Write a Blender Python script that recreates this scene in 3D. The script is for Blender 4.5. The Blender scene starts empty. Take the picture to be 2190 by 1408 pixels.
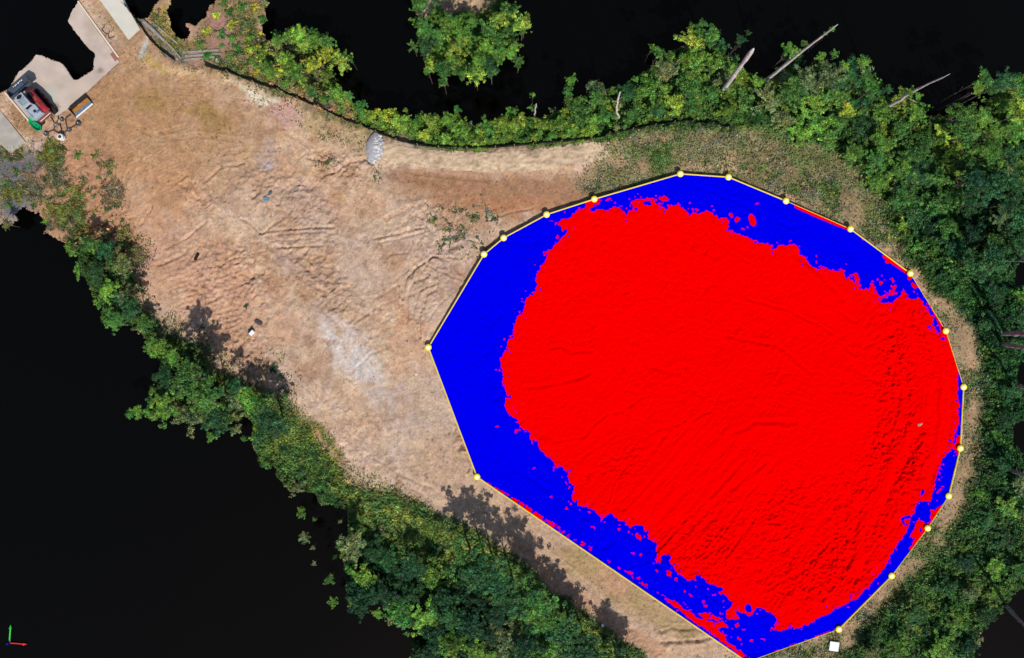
import bpy, math, random
import numpy as np
from mathutils import Vector, Matrix, Euler

R = math.radians
S = bpy.context.scene
C = S.collection
random.seed(7)
RNG = np.random.default_rng(7)

# ------------------------------------------------------------------ camera, sky, sun, exposure
PXM = 28.0            # photograph pixels per metre on the ground
CX, CY = 1095.0, 704.0
H = 62.0              # drone height
cam = bpy.data.cameras.new('Camera')
cam_o = bpy.data.objects.new('Camera', cam); C.objects.link(cam_o)
cam_o.location = (0, 0, H); cam_o.rotation_euler = (0, 0, 0)
cam.sensor_fit = 'HORIZONTAL'
cam.angle = 2 * math.atan((2190 / PXM / 2) / H)
cam.clip_start = 1.0; cam.clip_end = 5000
S.camera = cam_o

SUN_EL = R(50.0)
SUN_FROM = Vector((0.30, -1.0, 0)).normalized()     # sun stands south, a little east
w = bpy.data.worlds.new('World'); S.world = w; w.use_nodes = True
nt = w.node_tree
sky = nt.nodes.new('ShaderNodeTexSky'); sky.sky_type = 'NISHITA'; sky.sun_disc = False
sky.sun_elevation = SUN_EL
sky.sun_rotation = math.atan2(SUN_FROM.x, SUN_FROM.y)
bg = nt.nodes['Background']; bg.inputs[1].default_value = 0.085
nt.links.new(sky.outputs[0], bg.inputs[0])
sl = bpy.data.lights.new('Sun', 'SUN'); sl.energy = 4.1; sl.angle = R(0.53); sl.color = (1.0, 0.955, 0.88)
so = bpy.data.objects.new('Sun', sl); C.objects.link(so)
sd = Vector((SUN_FROM.x * math.cos(SUN_EL), SUN_FROM.y * math.cos(SUN_EL), math.sin(SUN_EL)))
so.rotation_euler = sd.to_track_quat('Z', 'Y').to_euler(); so.location = sd * 80
S.view_settings.view_transform = 'Standard'; S.view_settings.look = 'None'
S.view_settings.exposure = 0.0; S.view_settings.gamma = 1.0
S.view_settings.use_curve_mapping = False
S.render.resolution_x = 1024; S.render.resolution_y = 658

# ------------------------------------------------------------------ helpers
def at(px, py, z=0.0):
    """point at height z that the drone sees at photograph pixel (px, py)"""
    k = (H - z) / H / PXM
    return Vector(((px - CX) * k, (CY - py) * k, z))

def lin(r, g, b, k=1.0):
    def f(c):
        c /= 255.0
        return c / 12.92 if c <= 0.04045 else ((c + 0.055) / 1.055) ** 2.4
    return np.array([f(r) * k, f(g) * k, f(b) * k])

_tab = np.random.default_rng(99).random((256, 256)).astype(np.float32)
def vn(x, y, seed=0):
    x = x + seed * 17.37; y = y + seed * 31.91
    xi = np.floor(x).astype(np.int32); yi = np.floor(y).astype(np.int32)
    fx = (x - xi); fy = (y - yi)
    fx = fx * fx * (3 - 2 * fx); fy = fy * fy * (3 - 2 * fy)
    a = _tab[xi & 255, yi & 255]; b = _tab[(xi + 1) & 255, yi & 255]
    c = _tab[xi & 255, (yi + 1) & 255]; d = _tab[(xi + 1) & 255, (yi + 1) & 255]
    return (a * (1 - fx) + b * fx) * (1 - fy) + (c * (1 - fx) + d * fx) * fy
def fbm(x, y, scale, octs=4, seed=0, gain=0.5):
    """-1..1 noise; x, y in photograph pixels, scale = size of the largest lumps in pixels"""
    s = np.zeros(np.shape(x), np.float32); a = 1.0; tot = 0
    ca, sa = math.cos(0.6), math.sin(0.6)
    xx = np.asarray(x, np.float32) / scale; yy = np.asarray(y, np.float32) / scale
    for o in range(octs):
        s = s + a * (vn(xx, yy, seed + o * 3) * 2 - 1); tot += a
        xx, yy = (xx * ca - yy * sa) * 2.03, (xx * sa + yy * ca) * 2.03
        a *= gain
    return s / tot

def inpoly(x, y, poly):
    x = np.asarray(x, np.float32); y = np.asarray(y, np.float32)
    inside = np.zeros(x.shape, bool)
    n = len(poly)
    for i in range(n):
        x1, y1 = poly[i]; x2, y2 = poly[(i + 1) % n]
        if y1 == y2: continue
        c = ((y1 > y) != (y2 > y)) & (x < (x2 - x1) * (y - y1) / (y2 - y1) + x1)
        inside ^= c
    return inside
def dseg(x, y, pts, closed=False, cull=None):
    """distance to a polyline; with cull, distances beyond it stay huge (fast on the big grids)"""
    shp = np.shape(x); x = np.ravel(x); y = np.ravel(y)
    d = np.full(x.shape, 1e4, np.float32)
    n = len(pts)
    for i in range(n if closed else n - 1):
        x1, y1 = pts[i]; x2, y2 = pts[(i + 1) % n]
        dx, dy = x2 - x1, y2 - y1; L = dx * dx + dy * dy + 1e-9
        if cull is None:
            t = np.clip(((x - x1) * dx + (y - y1) * dy) / L, 0, 1)
            d = np.minimum(d, np.hypot(x - x1 - t * dx, y - y1 - t * dy))
        else:
            k = np.flatnonzero((np.abs(x - (x1 + x2) / 2) < abs(dx) / 2 + cull) & (np.abs(y - (y1 + y2) / 2) < abs(dy) / 2 + cull))
            if len(k) == 0: continue
            xx = x[k]; yy = y[k]
            t = np.clip(((xx - x1) * dx + (yy - y1) * dy) / L, 0, 1)
            d[k] = np.minimum(d[k], np.hypot(xx - x1 - t * dx, yy - y1 - t * dy))
    return d.reshape(shp)
def sm(e0, e1, v):
    t = np.clip((v - e0) / (e1 - e0), 0, 1)
    return t * t * (3 - 2 * t)

# materials -----------------------------------------------------------------
MATS = {}
def mat(name, col, rough=0.8, spec=0.3, metal=0.0, noise=0.0, nscale=8.0, bump=0.0, bscale=40.0, attr=None):
    if name in MATS: return MATS[name]
    m = bpy.data.materials.new(name); m.use_nodes = True
    n = m.node_tree.nodes; l = m.node_tree.links
    p = n['Principled BSDF']
    p.inputs['Roughness'].default_value = rough
    p.inputs['Specular IOR Level'].default_value = spec
    p.inputs['Metallic'].default_value = metal
    p.inputs['Base Color'].default_value = (*col, 1)
    geo = n.new('ShaderNodeNewGeometry')
    src = None
    if attr:
        a = n.new('ShaderNodeAttribute'); a.attribute_name = attr; src = a.outputs['Color']
        l.new(src, p.inputs['Base Color'])
    if noise > 0:
        t = n.new('ShaderNodeTexNoise'); t.inputs['Scale'].default_value = nscale; t.inputs['Detail'].default_value = 5
        l.new(geo.outputs['Position'], t.inputs['Vector'])
        mr = n.new('ShaderNodeMapRange')
        mr.inputs[1].default_value = 0.3; mr.inputs[2].default_value = 0.7
        mr.inputs[3].default_value = 1 - noise; mr.inputs[4].default_value = 1 + noise
        l.new(t.outputs['Fac'], mr.inputs[0])
        vm = n.new('ShaderNodeVectorMath'); vm.operation = 'SCALE'
        if src is not None: l.new(src, vm.inputs[0])
        else: vm.inputs[0].default_value = tuple(col)
        l.new(mr.outputs[0], vm.inputs['Scale'])
        l.new(vm.outputs[0], p.inputs['Base Color'])
    if bump > 0:
        t2 = n.new('ShaderNodeTexNoise'); t2.inputs['Scale'].default_value = bscale; t2.inputs['Detail'].default_value = 6
        l.new(geo.outputs['Position'], t2.inputs['Vector'])
        b = n.new('ShaderNodeBump'); b.inputs['Strength'].default_value = bump; b.inputs['Distance'].default_value = 0.03
        l.new(t2.outputs['Fac'], b.inputs['Height']); l.new(b.outputs[0], p.inputs['Normal'])
    MATS[name] = m
    return m

def leafmat(name, hue_jit=0.25):
    """foliage: per-leaf colour from the mesh times a per-plant tone"""
    m = bpy.data.materials.new(name); m.use_nodes = True
    n = m.node_tree.nodes; l = m.node_tree.links
    p = n['Principled BSDF']; p.inputs['Roughness'].default_value = 0.55; p.inputs['Specular IOR Level'].default_value = 0.25
    a = n.new('ShaderNodeAttribute'); a.attribute_name = 'col'
    tone = n.new('ShaderNodeAttribute'); tone.attribute_type = 'OBJECT'; tone.attribute_name = 'leaf_tone'
    geo = n.new('ShaderNodeNewGeometry')
    t = n.new('ShaderNodeTexNoise'); t.inputs['Scale'].default_value = 2.2; t.inputs['Detail'].default_value = 5
    l.new(geo.outputs['Position'], t.inputs['Vector'])
    mr = n.new('ShaderNodeMapRange'); mr.inputs[1].default_value = 0.32; mr.inputs[2].default_value = 0.68
    mr.inputs[3].default_value = 0.4; mr.inputs[4].default_value = 1.75
    l.new(t.outputs['Fac'], mr.inputs[0])
    t3 = n.new('ShaderNodeTexNoise'); t3.inputs['Scale'].default_value = 0.8; t3.inputs['Detail'].default_value = 6; t3.inputs['Roughness'].default_value = 0.7
    l.new(geo.outputs['Position'], t3.inputs['Vector'])
    rp_ = n.new('ShaderNodeValToRGB'); rp_.color_ramp.elements[0].position = 0.34; rp_.color_ramp.elements[1].position = 0.66
    rp_.color_ramp.elements[0].color = (0.6, 0.92, 1.15, 1); rp_.color_ramp.elements[1].color = (1.3, 1.1, 0.85, 1)
    l.new(t3.outputs['Fac'], rp_.inputs[0])
    v0 = n.new('ShaderNodeVectorMath'); v0.operation = 'MULTIPLY'
    v1 = n.new('ShaderNodeVectorMath'); v1.operation = 'MULTIPLY'
    l.new(a.outputs['Color'], v0.inputs[0]); l.new(rp_.outputs[0], v0.inputs[1]); l.new(v0.outputs[0], v1.inputs[0]); l.new(tone.outputs['Color'], v1.inputs[1])
    v2 = n.new('ShaderNodeVectorMath'); v2.operation = 'SCALE'
    l.new(v1.outputs[0], v2.inputs[0]); l.new(mr.outputs[0], v2.inputs['Scale'])
    l.new(v2.outputs[0], p.inputs['Base Color'])
    tr = n.new('ShaderNodeBsdfTranslucent'); l.new(v2.outputs[0], tr.inputs['Color'])
    mx = n.new('ShaderNodeMixShader'); mx.inputs[0].default_value = 0.28
    l.new(p.outputs[0], mx.inputs[1]); l.new(tr.outputs[0], mx.inputs[2])
    l.new(mx.outputs[0], n['Material Output'].inputs['Surface'])
    MATS[name] = m
    return m

# meshes ---------------------------------------------------------------------
def npmesh(name, V, F, m, smooth=False, col=None, k=4):
    """V (n,3), F (m,k) arrays -> mesh datablock"""
    V = np.asarray(V, np.float32); F = np.asarray(F, np.int32)
    me = bpy.data.meshes.new(name)
    me.vertices.add(len(V)); me.vertices.foreach_set('co', V.ravel())
    me.loops.add(F.size); me.loops.foreach_set('vertex_index', F.ravel())
    me.polygons.add(len(F))
    me.polygons.foreach_set('loop_start', np.arange(0, F.size, k, dtype=np.int32))
    if smooth: me.polygons.foreach_set('use_smooth', np.ones(len(F), bool))
    if col is not None:
        a = me.attributes.new('col', 'FLOAT_COLOR', 'POINT')
        c4 = np.ones((len(V), 4), np.float32); c4[:, :3] = col
        a.data.foreach_set('color', c4.ravel())
    me.materials.append(m)
    me.update(calc_edges=True)
    return me

class MB:
    """collects boxes, bars, tubes and prisms into one mesh"""
    def __init__(s): s.v = []; s.f = []
    def add(s, vs, fs):
        o = len(s.v); s.v += [tuple(v) for v in vs]; s.f += [tuple(i + o for i in f) for f in fs]
    def box(s, c, d, rz=0.0, M=None, taper=1.0):
        x, y, z = d[0] / 2, d[1] / 2, d[2] / 2
        vs = []
        for sz in (-1, 1):
            t = taper if sz > 0 else 1.0
            for sx, sy in ((-1, -1), (1, -1), (1, 1), (-1, 1)): vs.append(Vector((sx * x * t, sy * y * t, sz * z)))
        Q = Matrix.Rotation(rz, 3, 'Z') if M is None else M
        vs = [Q @ v + Vector(c) for v in vs]
        s.add(vs, [(3, 2, 1, 0), (4, 5, 6, 7), (0, 1, 5, 4), (1, 2, 6, 5), (2, 3, 7, 6), (3, 0, 4, 7)])
    def tube(s, pts, rad, n=8, cap=True):
        pts = [Vector(p) for p in pts]
        if not hasattr(rad, '__len__'): rad = [rad] * len(pts)
        rings = []
        for i, p in enumerate(pts):
            a = pts[max(i - 1, 0)]; b = pts[min(i + 1, len(pts) - 1)]
            d = (b - a).normalized()
            u = d.orthogonal().normalized() if i == 0 else (u - d * u.dot(d)).normalized()
            w_ = d.cross(u)
            rings.append([p + (u * math.cos(t) + w_ * math.sin(t)) * rad[i] for t in [2 * math.pi * k / n for k in range(n)]])
        vs = [v for r in rings for v in r]; fs = []
        for i in range(len(pts) - 1):
            for k in range(n):
                fs.append((i * n + k, i * n + (k + 1) % n, (i + 1) * n + (k + 1) % n, (i + 1) * n + k))
        if cap: fs += [tuple(range(n - 1, -1, -1)), tuple((len(pts) - 1) * n + k for k in range(n))]
        s.add(vs, fs)
    def prism(s, poly, z0, z1):
        n = len(poly)
        a = sum(poly[i][0] * poly[(i + 1) % n][1] - poly[(i + 1) % n][0] * poly[i][1] for i in range(n))
        if a < 0: poly = poly[::-1]
        vs = [(x, y, z0) for x, y in poly] + [(x, y, z1) for x, y in poly]
        fs = [tuple(range(n - 1, -1, -1)), tuple(range(n, 2 * n))]
        fs += [(i, (i + 1) % n, n + (i + 1) % n, n + i) for i in range(n)]
        s.add(vs, fs)
    def lathe(s, prof, n=20, c=(0, 0, 0), sx=1.0, sy=1.0, rz=0.0):
        vs = []; fs = []
        cr, sr = math.cos(rz), math.sin(rz)
        for r, z in prof:
            for k in range(n):
                t = 2 * math.pi * k / n
                x = r * math.cos(t) * sx; y = r * math.sin(t) * sy
                vs.append((c[0] + x * cr - y * sr, c[1] + x * sr + y * cr, c[2] + z))
        for i in range(len(prof) - 1):
            for k in range(n): fs.append((i * n + k, i * n + (k + 1) % n, (i + 1) * n + (k + 1) % n, (i + 1) * n + k))
        fs.append(tuple(range(n - 1, -1, -1))); fs.append(tuple((len(prof) - 1) * n + k for k in range(n)))
        s.add(vs, fs)
    def mesh(s, name, m, smooth=False):
        me = bpy.data.meshes.new(name); me.from_pydata(s.v, [], s.f); me.materials.append(m)
        if smooth:
            for p in me.polygons: p.use_smooth = True
        me.update(); return me
    def build(s, name, m, parent=None, smooth=False, bevel=0.0):
        o = bpy.data.objects.new(name, s.mesh(name, m, smooth)); C.objects.link(o)
        if parent is not None: o.parent = parent
        if bevel > 0:
            b = o.modifiers.new('bevel', 'BEVEL'); b.width = bevel; b.segments = 2
        return o

def link(name, me, parent=None, loc=None, rz=0.0, sc=None):
    o = bpy.data.objects.new(name, me); C.objects.link(o)
    if parent is not None: o.parent = parent
    if loc is not None: o.location = loc
    o.rotation_euler.z = rz
    if sc is not None: o.scale = sc
    return o
def tag(o, label, cat, group=None):
    o['label'] = label; o['category'] = cat
    if group: o['group'] = group
    return o
def struct(o): o['kind'] = 'structure'; return o
def thing(name, label, cat, loc=(0, 0, 0), rz=0.0, group=None):
    o = bpy.data.objects.new(name, None); C.objects.link(o)
    o.location = loc; o.rotation_euler.z = rz; o.empty_display_size = 0.3
    return tag(o, label, cat, group)

# ------------------------------------------------------------------ outlines traced from the survey (photograph pixels)
BND = [(1455, 372), (1558, 379), (1681, 430), (1819, 490), (1947, 585), (2023, 708), (2061, 828), (2054, 959), (2029, 1061),
       (1984, 1130), (1907, 1232), (1794, 1346), (1598, 1416), (1020, 1020), (916, 743), (1035, 544), (1077, 509), (1169, 459), (1271, 426)]

SITE = [(-12, 200), (2, 200), (20, 190), (39, 157), (65, 135), (77, 118), (90, 120), (135, 138), (147, 155), (157, 171), (167, 171), (200, 150),
        (204, 116), (184, 97), (164, 72), (146, 45), (155, 25), (167, 6), (172, -12), (258, -12), (272, 18), (285, 35), (300, 42), (318, 38), (332, 15),
        (345, -12), (362, -12), (362, 30), (367, 65), (375, 78), (392, 86), (402, 70), (400, 58), (392, 53), (395, 48), (410, 50), (420, 53),
        (440, 30), (475, -12), (572, -12), (572, 15), (568, 35), (560, 50), (558, 75), (575, 92), (605, 92), (612, 76), (620, 66), (640, 66), (690, 80),
        (710, 100), (722, 122), (712, 140), (690, 165), (715, 190), (750, 212), (760, 232), (800, 240), (860, 245), (885, 262),
        (940, 255), (985, 250), (990, 272), (1000, 276), (1035, 268), (1080, 252), (1160, 255), (1210, 235), (1250, 210), (1330, 185), (1390, 150), (1420, 120),
        (1470, 100), (1530, 95), (1560, 140), (1630, 175), (1670, 150), (1720, 150), (1780, 165), (1850, 165), (1895, 215), (1930, 215), (1970, 250),
        (2030, 250), (2080, 245), (2120, 215), (2120, 180), (2202, 190), (2202, 540), (2160, 560), (2165, 610), (2202, 620), (2202, 760), (2170, 780), (2172, 820), (2202, 830),
        (2202, 890), (2165, 905), (2160, 940), (2180, 970), (2202, 975), (2202, 1250), (2165, 1262), (2145, 1290), (2119, 1313), (2100, 1345), (2081, 1385), (2085, 1420),
        (882, 1420), (884, 1371), (925, 1349), (869, 1337), (842, 1322), (839, 1296), (812, 1277), (790, 1289), (760, 1300), (745, 1274),
        (742, 1229), (737, 1199), (745, 1187), (748, 1150), (745, 1120), (745, 1090), (715, 1080), (685, 1080), (679, 1055), (625, 1045), (602, 1025),
        (591, 995), (560, 985), (540, 940), (545, 905), (520, 880), (500, 900), (470, 915), (445, 910), (404, 900), (385, 895), (371, 880), (335, 875), (325, 840), (340, 810),
        (358, 783), (338, 757), (325, 740), (312, 705), (281, 695), (250, 697), (225, 690), (222, 653), (205, 633), (196, 602), (178, 588), (175, 549),
        (160, 530), (130, 515), (94, 500), (102, 484), (85, 460), (60, 447), (53, 439), (43, 441), (30, 456), (38, 475), (30, 484), (-12, 478)]
ISLE = [(888, -12), (890, 30), (905, 70), (892, 95), (910, 110), (912, 140), (945, 160), (1000, 165), (1060, 150), (1060, 125), (1095, 125), (1110, 95),
        (1095, 75), (1120, 50), (1105, 20), (1080, 10), (1085, -12)]
PAD = [(146, 45), (155, 25), (167, 7), (256, 133), (210, 174), (184, 200), (150, 229), (130, 244), (98, 254), (65, 263), (14, 200), (24, 191), (39, 157), (65, 135), (77, 118),
       (90, 120), (135, 138), (147, 155), (157, 171), (167, 171), (200, 150), (204, 116), (184, 97), (164, 72)]

# canopy zones
Z_A = [(150, 528), (168, 549), (169, 588), (189, 602), (196, 633), (215, 653), (220, 692), (254, 712), (281, 705), (305, 712), (318, 745), (351, 785), (332, 807),
       (315, 835), (325, 880), (371, 888), (404, 905), (443, 925), (480, 900), (515, 880), (545, 900), (545, 960), (560, 990), (602, 1028), (625, 1048), (680, 1058), (737, 1090), (741, 1150),
       (737, 1230), (745, 1290), (800, 1285), (842, 1322), (925, 1349), (884, 1371), (882, 1415), (1370, 1415), (1290, 1362), (1230, 1322), (1150, 1262), (1090, 1205), (1010, 1150),
       (950, 1115), (880, 1090), (800, 1065), (720, 1010), (665, 950), (630, 905), (600, 862), (540, 840), (470, 800), (420, 765), (345, 725), (320, 690), (282, 640), (272, 550), (230, 500), (190, 505)]
Z_C = [(600, 75), (640, 66), (690, 78), (720, 110), (750, 130), (705, 160), (730, 200), (790, 238), (885, 258), (985, 245), (995, 275), (1060, 245), (1160, 250), (1210, 220), (1250, 205), (1300, 195),
       (1300, 285), (1200, 300), (1050, 312), (900, 305), (800, 275), (700, 235), (640, 200), (600, 190), (560, 150), (550, 95)]
Z_D = [(1215, 230), (1250, 205), (1330, 185), (1385, 165), (1395, 110), (1440, 115), (1480, 60), (1515, 50), (1535, 85), (1560, 140), (1640, 170), (1675, 100), (1720, 120), (1780, 155), (1850, 140), (1885, 190),
       (1930, 205), (1965, 210), (1975, 250), (2030, 245), (2085, 235), (2110, 215), (2088, 185), (2110, 155), (2195, 175), (2195, 560), (2000, 600), (1940, 540), (1900, 440), (1840, 340), (1740, 290), (1600, 265), (1470, 255), (1400, 265), (1300, 290)]
Z_E = [(2000, 600), (2195, 540), (2195, 1260), (2145, 1295), (2100, 1345), (2081, 1415), (1810, 1415), (1840, 1370), (1910, 1300), (1975, 1235), (2035, 1165), (2070, 1100), (2105, 1020), (2110, 900), (2110, 780), (2090, 700), (2040, 640)]
Z_F = ISLE

# ------------------------------------------------------------------ terrain height and colour on a grid
STEP = 2.3
gx = np.arange(-12, 2203, STEP); gy = np.arange(-12, 1421, STEP)
GX, GY = np.meshgrid(gx.astype(np.float32), gy.astype(np.float32))            # rows = y
WX = GX + fbm(GX, GY, 60, 4, 1) * 20 + fbm(GX, GY, 16, 4, 2, .75) * 12     # warped coordinates give ragged edges
WY = GY + fbm(GX, GY, 60, 4, 5) * 20 + fbm(GX, GY, 16, 4, 6, .75) * 12
SX = GX + fbm(GX, GY, 30, 4, 8, 0.6) * 5
SY = GY + fbm(GX, GY, 30, 4, 9, 0.6) * 5

def blob(cx, cy, rx, ry, rot=0, soft=0.55, X=WX, Y=WY):
    a = R(rot); m_ = max(rx, ry) * (1 + soft); out = np.zeros(X.shape, np.float32)
    k = (np.abs(X - cx) < m_) & (np.abs(Y - cy) < m_)
    dx = X[k] - cx; dy = Y[k] - cy
    u = (dx * math.cos(a) + dy * math.sin(a)) / rx; v = (-dx * math.sin(a) + dy * math.cos(a)) / ry
    out[k] = 1 - sm(1 - soft, 1 + soft * 0.5, np.hypot(u, v))
    return out
def band(pts, wid, soft=0.6, X=WX, Y=WY):
    d = dseg(X, Y, pts, False, wid * 1.7)
    return 1 - sm(wid * (1 - soft), wid * (1 + soft * 0.4), d)
def zone(poly, soft=14, X=WX, Y=WY, grow=0):
    d = dseg(X, Y, poly, True, soft * 1.2 + grow); s = np.where(inpoly(X, Y, poly), d, -d)
    return sm(-soft, soft, s + grow)

KA = 0.75     # photographed tone -> albedo (the sun and sky give a bit over 1)
col = (np.tile(lin(212, 178, 148), (GX.shape[0], GX.shape[1], 1)) * KA).astype(np.float32)
def paint(mask, rgb, a=1.0):
    m = (np.clip(mask, 0, 1) * a).ravel(); k = np.flatnonzero(m > 0.002); mk = m[k, None]
    cf = col.reshape(-1, 3); cf[k] = cf[k] * (1 - mk) + (lin(*rgb) * KA).astype(np.float32) * mk

n1 = fbm(GX, GY, 180, 5, 11); n2 = fbm(GX, GY, 45, 5, 12); n3 = fbm(GX, GY, 10, 4, 13)
paint(sm(0.0, 0.5, n1), (206, 177, 156), 0.7)
paint(sm(0.05, 0.6, -n1), (212, 168, 130), 0.7)
paint(blob(330, 240, 260, 150, 20), (200, 157, 120), 0.85)
paint(blob(230, 330, 120, 120, 40), (202, 154, 116), 0.7)
paint(blob(300, 500, 150, 170, 50), (214, 166, 132), 0.7)
paint(blob(430, 620, 170, 90, 55), (216, 170, 138), 0.7)
paint(blob(620, 560, 330, 60, 50), (217, 184, 154), 0.65)
for c in ((325, 210, 42, 24, 15), (465, 262, 36, 32, 0), (430, 236, 44, 15, 10), (350, 235, 30, 14, 60)):
    paint(blob(*c), (172, 138, 84), 0.8)
paint(band([(300, 150), (380, 145), (470, 160), (560, 195)], 22), (222, 180, 128), 0.7)
paint(blob(545, 192, 50, 17, 35), (240, 226, 200), 0.75); paint(blob(505, 172, 26, 12, 30), (243, 222, 180), 0.7)
paint(blob(610, 240, 36, 26, 50), (216, 168, 152), 0.8); paint(blob(336, 158, 24, 12, 0), (205, 160, 150), 0.7)
paint(band([(640, 240), (740, 280), (800, 320)], 30), (190, 165, 120), 0.6)
paint(blob(568, 340, 20, 34, 20), (188, 166, 156), 0.8); paint(blob(648, 445, 90, 55, 40), (210, 182, 164), 0.75)
paint(blob(735, 735, 42, 78, -40), (212, 193, 180), 0.25); paint(blob(790, 795, 40, 50, -30), (208, 190, 176), 0.25)
paint(blob(700, 670, 30, 24, 0), (208, 186, 172), 0.8)
paint(blob(910, 900, 80, 120, -25), (200, 172, 152), 0.75); paint(blob(860, 960, 60, 60, 0), (208, 178, 150), 0.6)
paint(blob(940, 650, 70, 80, 30), (204, 175, 152), 0.7); paint(blob(720, 560, 120, 70, 20), (206, 174, 150), 0.6)
paint(blob(850, 470, 130, 60, 0), (212, 182, 154), 0.6)
paint(blob(1080, 415, 260, 58, 2), (180, 141, 110), 0.9); paint(blob(1060, 440, 110, 26, 5), (194, 140, 102), 0.6)
paint(blob(900, 385, 90, 22, 5), (174, 134, 102), 0.7); paint(blob(985, 520, 32, 22, 30), (186, 152, 138), 0.7)
paint(blob(640, 640, 22, 14, 60), (190, 145, 115), 0.5); paint(blob(690, 625, 20, 16, 0), (182, 140, 115), 0.4)
mid = fbm(GX, GY, 70, 6, 19, 0.62); mid2 = fbm(GX, GY, 90, 6, 20, 0.62)
paint(sm(0.10, 0.24, mid), (221, 191, 163), 0.6); paint(sm(0.10, 0.24, -mid), (186, 143, 110), 0.6)
paint(sm(0.16, 0.27, mid2), (202, 178, 162), 0.25); paint(sm(0.18, 0.3, -mid2), (206, 156, 120), 0.5)
fine = fbm(GX, GY, 28, 5, 106, .7); paint(sm(.2, .3, fine) * (.3 + .7 * sm(-.1, .3, n1)), (176, 142, 116), .55); paint(sm(.22, .34, -fine), (226, 196, 166), .5)
paint(blob(330, 250, 270, 150, 20), (186, 143, 102), 0.75); paint(blob(330, 420, 120, 110, 30), (200, 152, 112), .5)
for c in ((325, 210, 42, 24, 15), (465, 262, 36, 32, 0), (430, 236, 44, 15, 10)): paint(blob(*c), (166, 132, 78), 0.6)
paint(blob(1080, 412, 250, 50, 2), (176, 132, 100), 0.85); paint(blob(900, 385, 90, 24, 5), (168, 126, 94), 0.7); paint(blob(1090, 440, 110, 22, 5), (194, 136, 98), 0.6)
lump = sm(-.32, .05, fbm(GX, GY, 24, 5, 105, .7))
paint(blob(735, 735, 42, 82, -40) * lump, (226, 212, 202), 0.95); paint(blob(790, 795, 40, 52, -30) * lump, (220, 206, 194), 0.95); paint(blob(692, 655, 34, 26, 30) * lump, (212, 194, 182), .85); paint(blob(820, 850, 34, 46, -35) * lump, (206, 188, 176), .7); paint(blob(880, 930, 60, 60, -30) * lump, (198, 176, 162), .5); paint(blob(650, 440, 70, 40, 30) * lump, (206, 184, 172), .6); paint(blob(620, 560, 40, 18, 40) * lump, (206, 184, 172), .6)
paint(blob(690, 615, 120, 55, 48), (188, 152, 124), 0.6); paint(blob(610, 420, 140, 50, 25), (194, 158, 130), 0.5); paint(blob(470, 610, 110, 90, 55), (208, 162, 130), 0.6); paint(blob(390, 540, 70, 40, -20), (190, 150, 126), .5)
paint(blob(930, 600, 50, 60, 0), (190, 158, 134), .5)
wl = sm(-.15, .15, fbm(GX, GY, 14, 4, 107, .7))
paint(band([(490, 163), (540, 185), (600, 212)], 20) * wl, (244, 234, 214), .9); paint(blob(612, 245, 30, 34, -30) * wl, (216, 172, 158), .9); paint(band([(300, 148), (400, 148), (500, 168), (600, 205), (700, 250), (790, 292)], 13) * wl, (232, 196, 148), .7)
paint(blob(570, 335, 16, 40, 20) * wl, (190, 172, 164), .9); paint(blob(575, 352, 12, 12, 0) * wl, (196, 192, 192), .9)
# haul track along the south-west edge
ROAD = [(940, 990), (1060, 1085), (1180, 1180), (1320, 1275), (1450, 1365), (1560, 1420)]
paint(band(ROAD, 78), (204, 170, 140), 0.85)
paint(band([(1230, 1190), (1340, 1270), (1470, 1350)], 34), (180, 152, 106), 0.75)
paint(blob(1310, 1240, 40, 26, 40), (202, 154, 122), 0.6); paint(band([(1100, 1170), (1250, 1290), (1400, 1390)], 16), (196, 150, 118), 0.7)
# grass band to the north-east
GRASS = [(1290, 335), (1320, 300), (1470, 262), (1700, 285), (1850, 345), (1920, 450), (1965, 560), (2010, 640), (2070, 720), (2110, 800), (2112, 1000), (2085, 1090), (2030, 1180), (1960, 1250),
         (1850, 1370), (1790, 1420), (1560, 1420), (1794, 1346), (1907, 1232), (1984, 1130), (2029, 1061), (2054, 959), (2061, 828), (2023, 708), (1947, 585), (1819, 490), (1681, 430), (1558, 379), (1455, 372), (1275, 424), (1250, 390)]
zg = zone(GRASS, 34)
paint(zg, (132, 132, 86), 0.95)
paint(zg * sm(-0.1, 0.5, n2), (84, 108, 52), 0.7)
paint(zg * sm(0.12, 0.5, -n2), (160, 138, 102), 0.6)
for c in ((1555, 345, 22, 26, 30), (1590, 365, 30, 10, 25), (1700, 430, 70, 9, 22), (1885, 482, 26, 14, 30), (1500, 358, 40, 8, 5), (1330, 340, 24, 16, 0), (1740, 400, 40, 20, 20)):
    paint(blob(*c), (208, 168, 134), 0.85)
EAST = [(1900, 545), (1975, 600), (2030, 655), (2068, 740), (2084, 850), (2078, 950), (2062, 1040), (2015, 1120), (1965, 1190), (1900, 1255), (1835, 1320), (1780, 1372)]
en = sm(-.25, .15, fbm(GX, GY, 34, 5, 112, .7)); paint(band(EAST, 19) * en, (198, 162, 128), 0.95); paint(band(EAST, 9), (186, 150, 118), .5)
paint(zg * sm(.14, .3, -fbm(GX, GY, 75, 5, 110, .65)), (182, 150, 116), .75); paint(zg * sm(.16, .3, fbm(GX, GY, 60, 5, 111, .65)), (128, 112, 78), .6)
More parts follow.
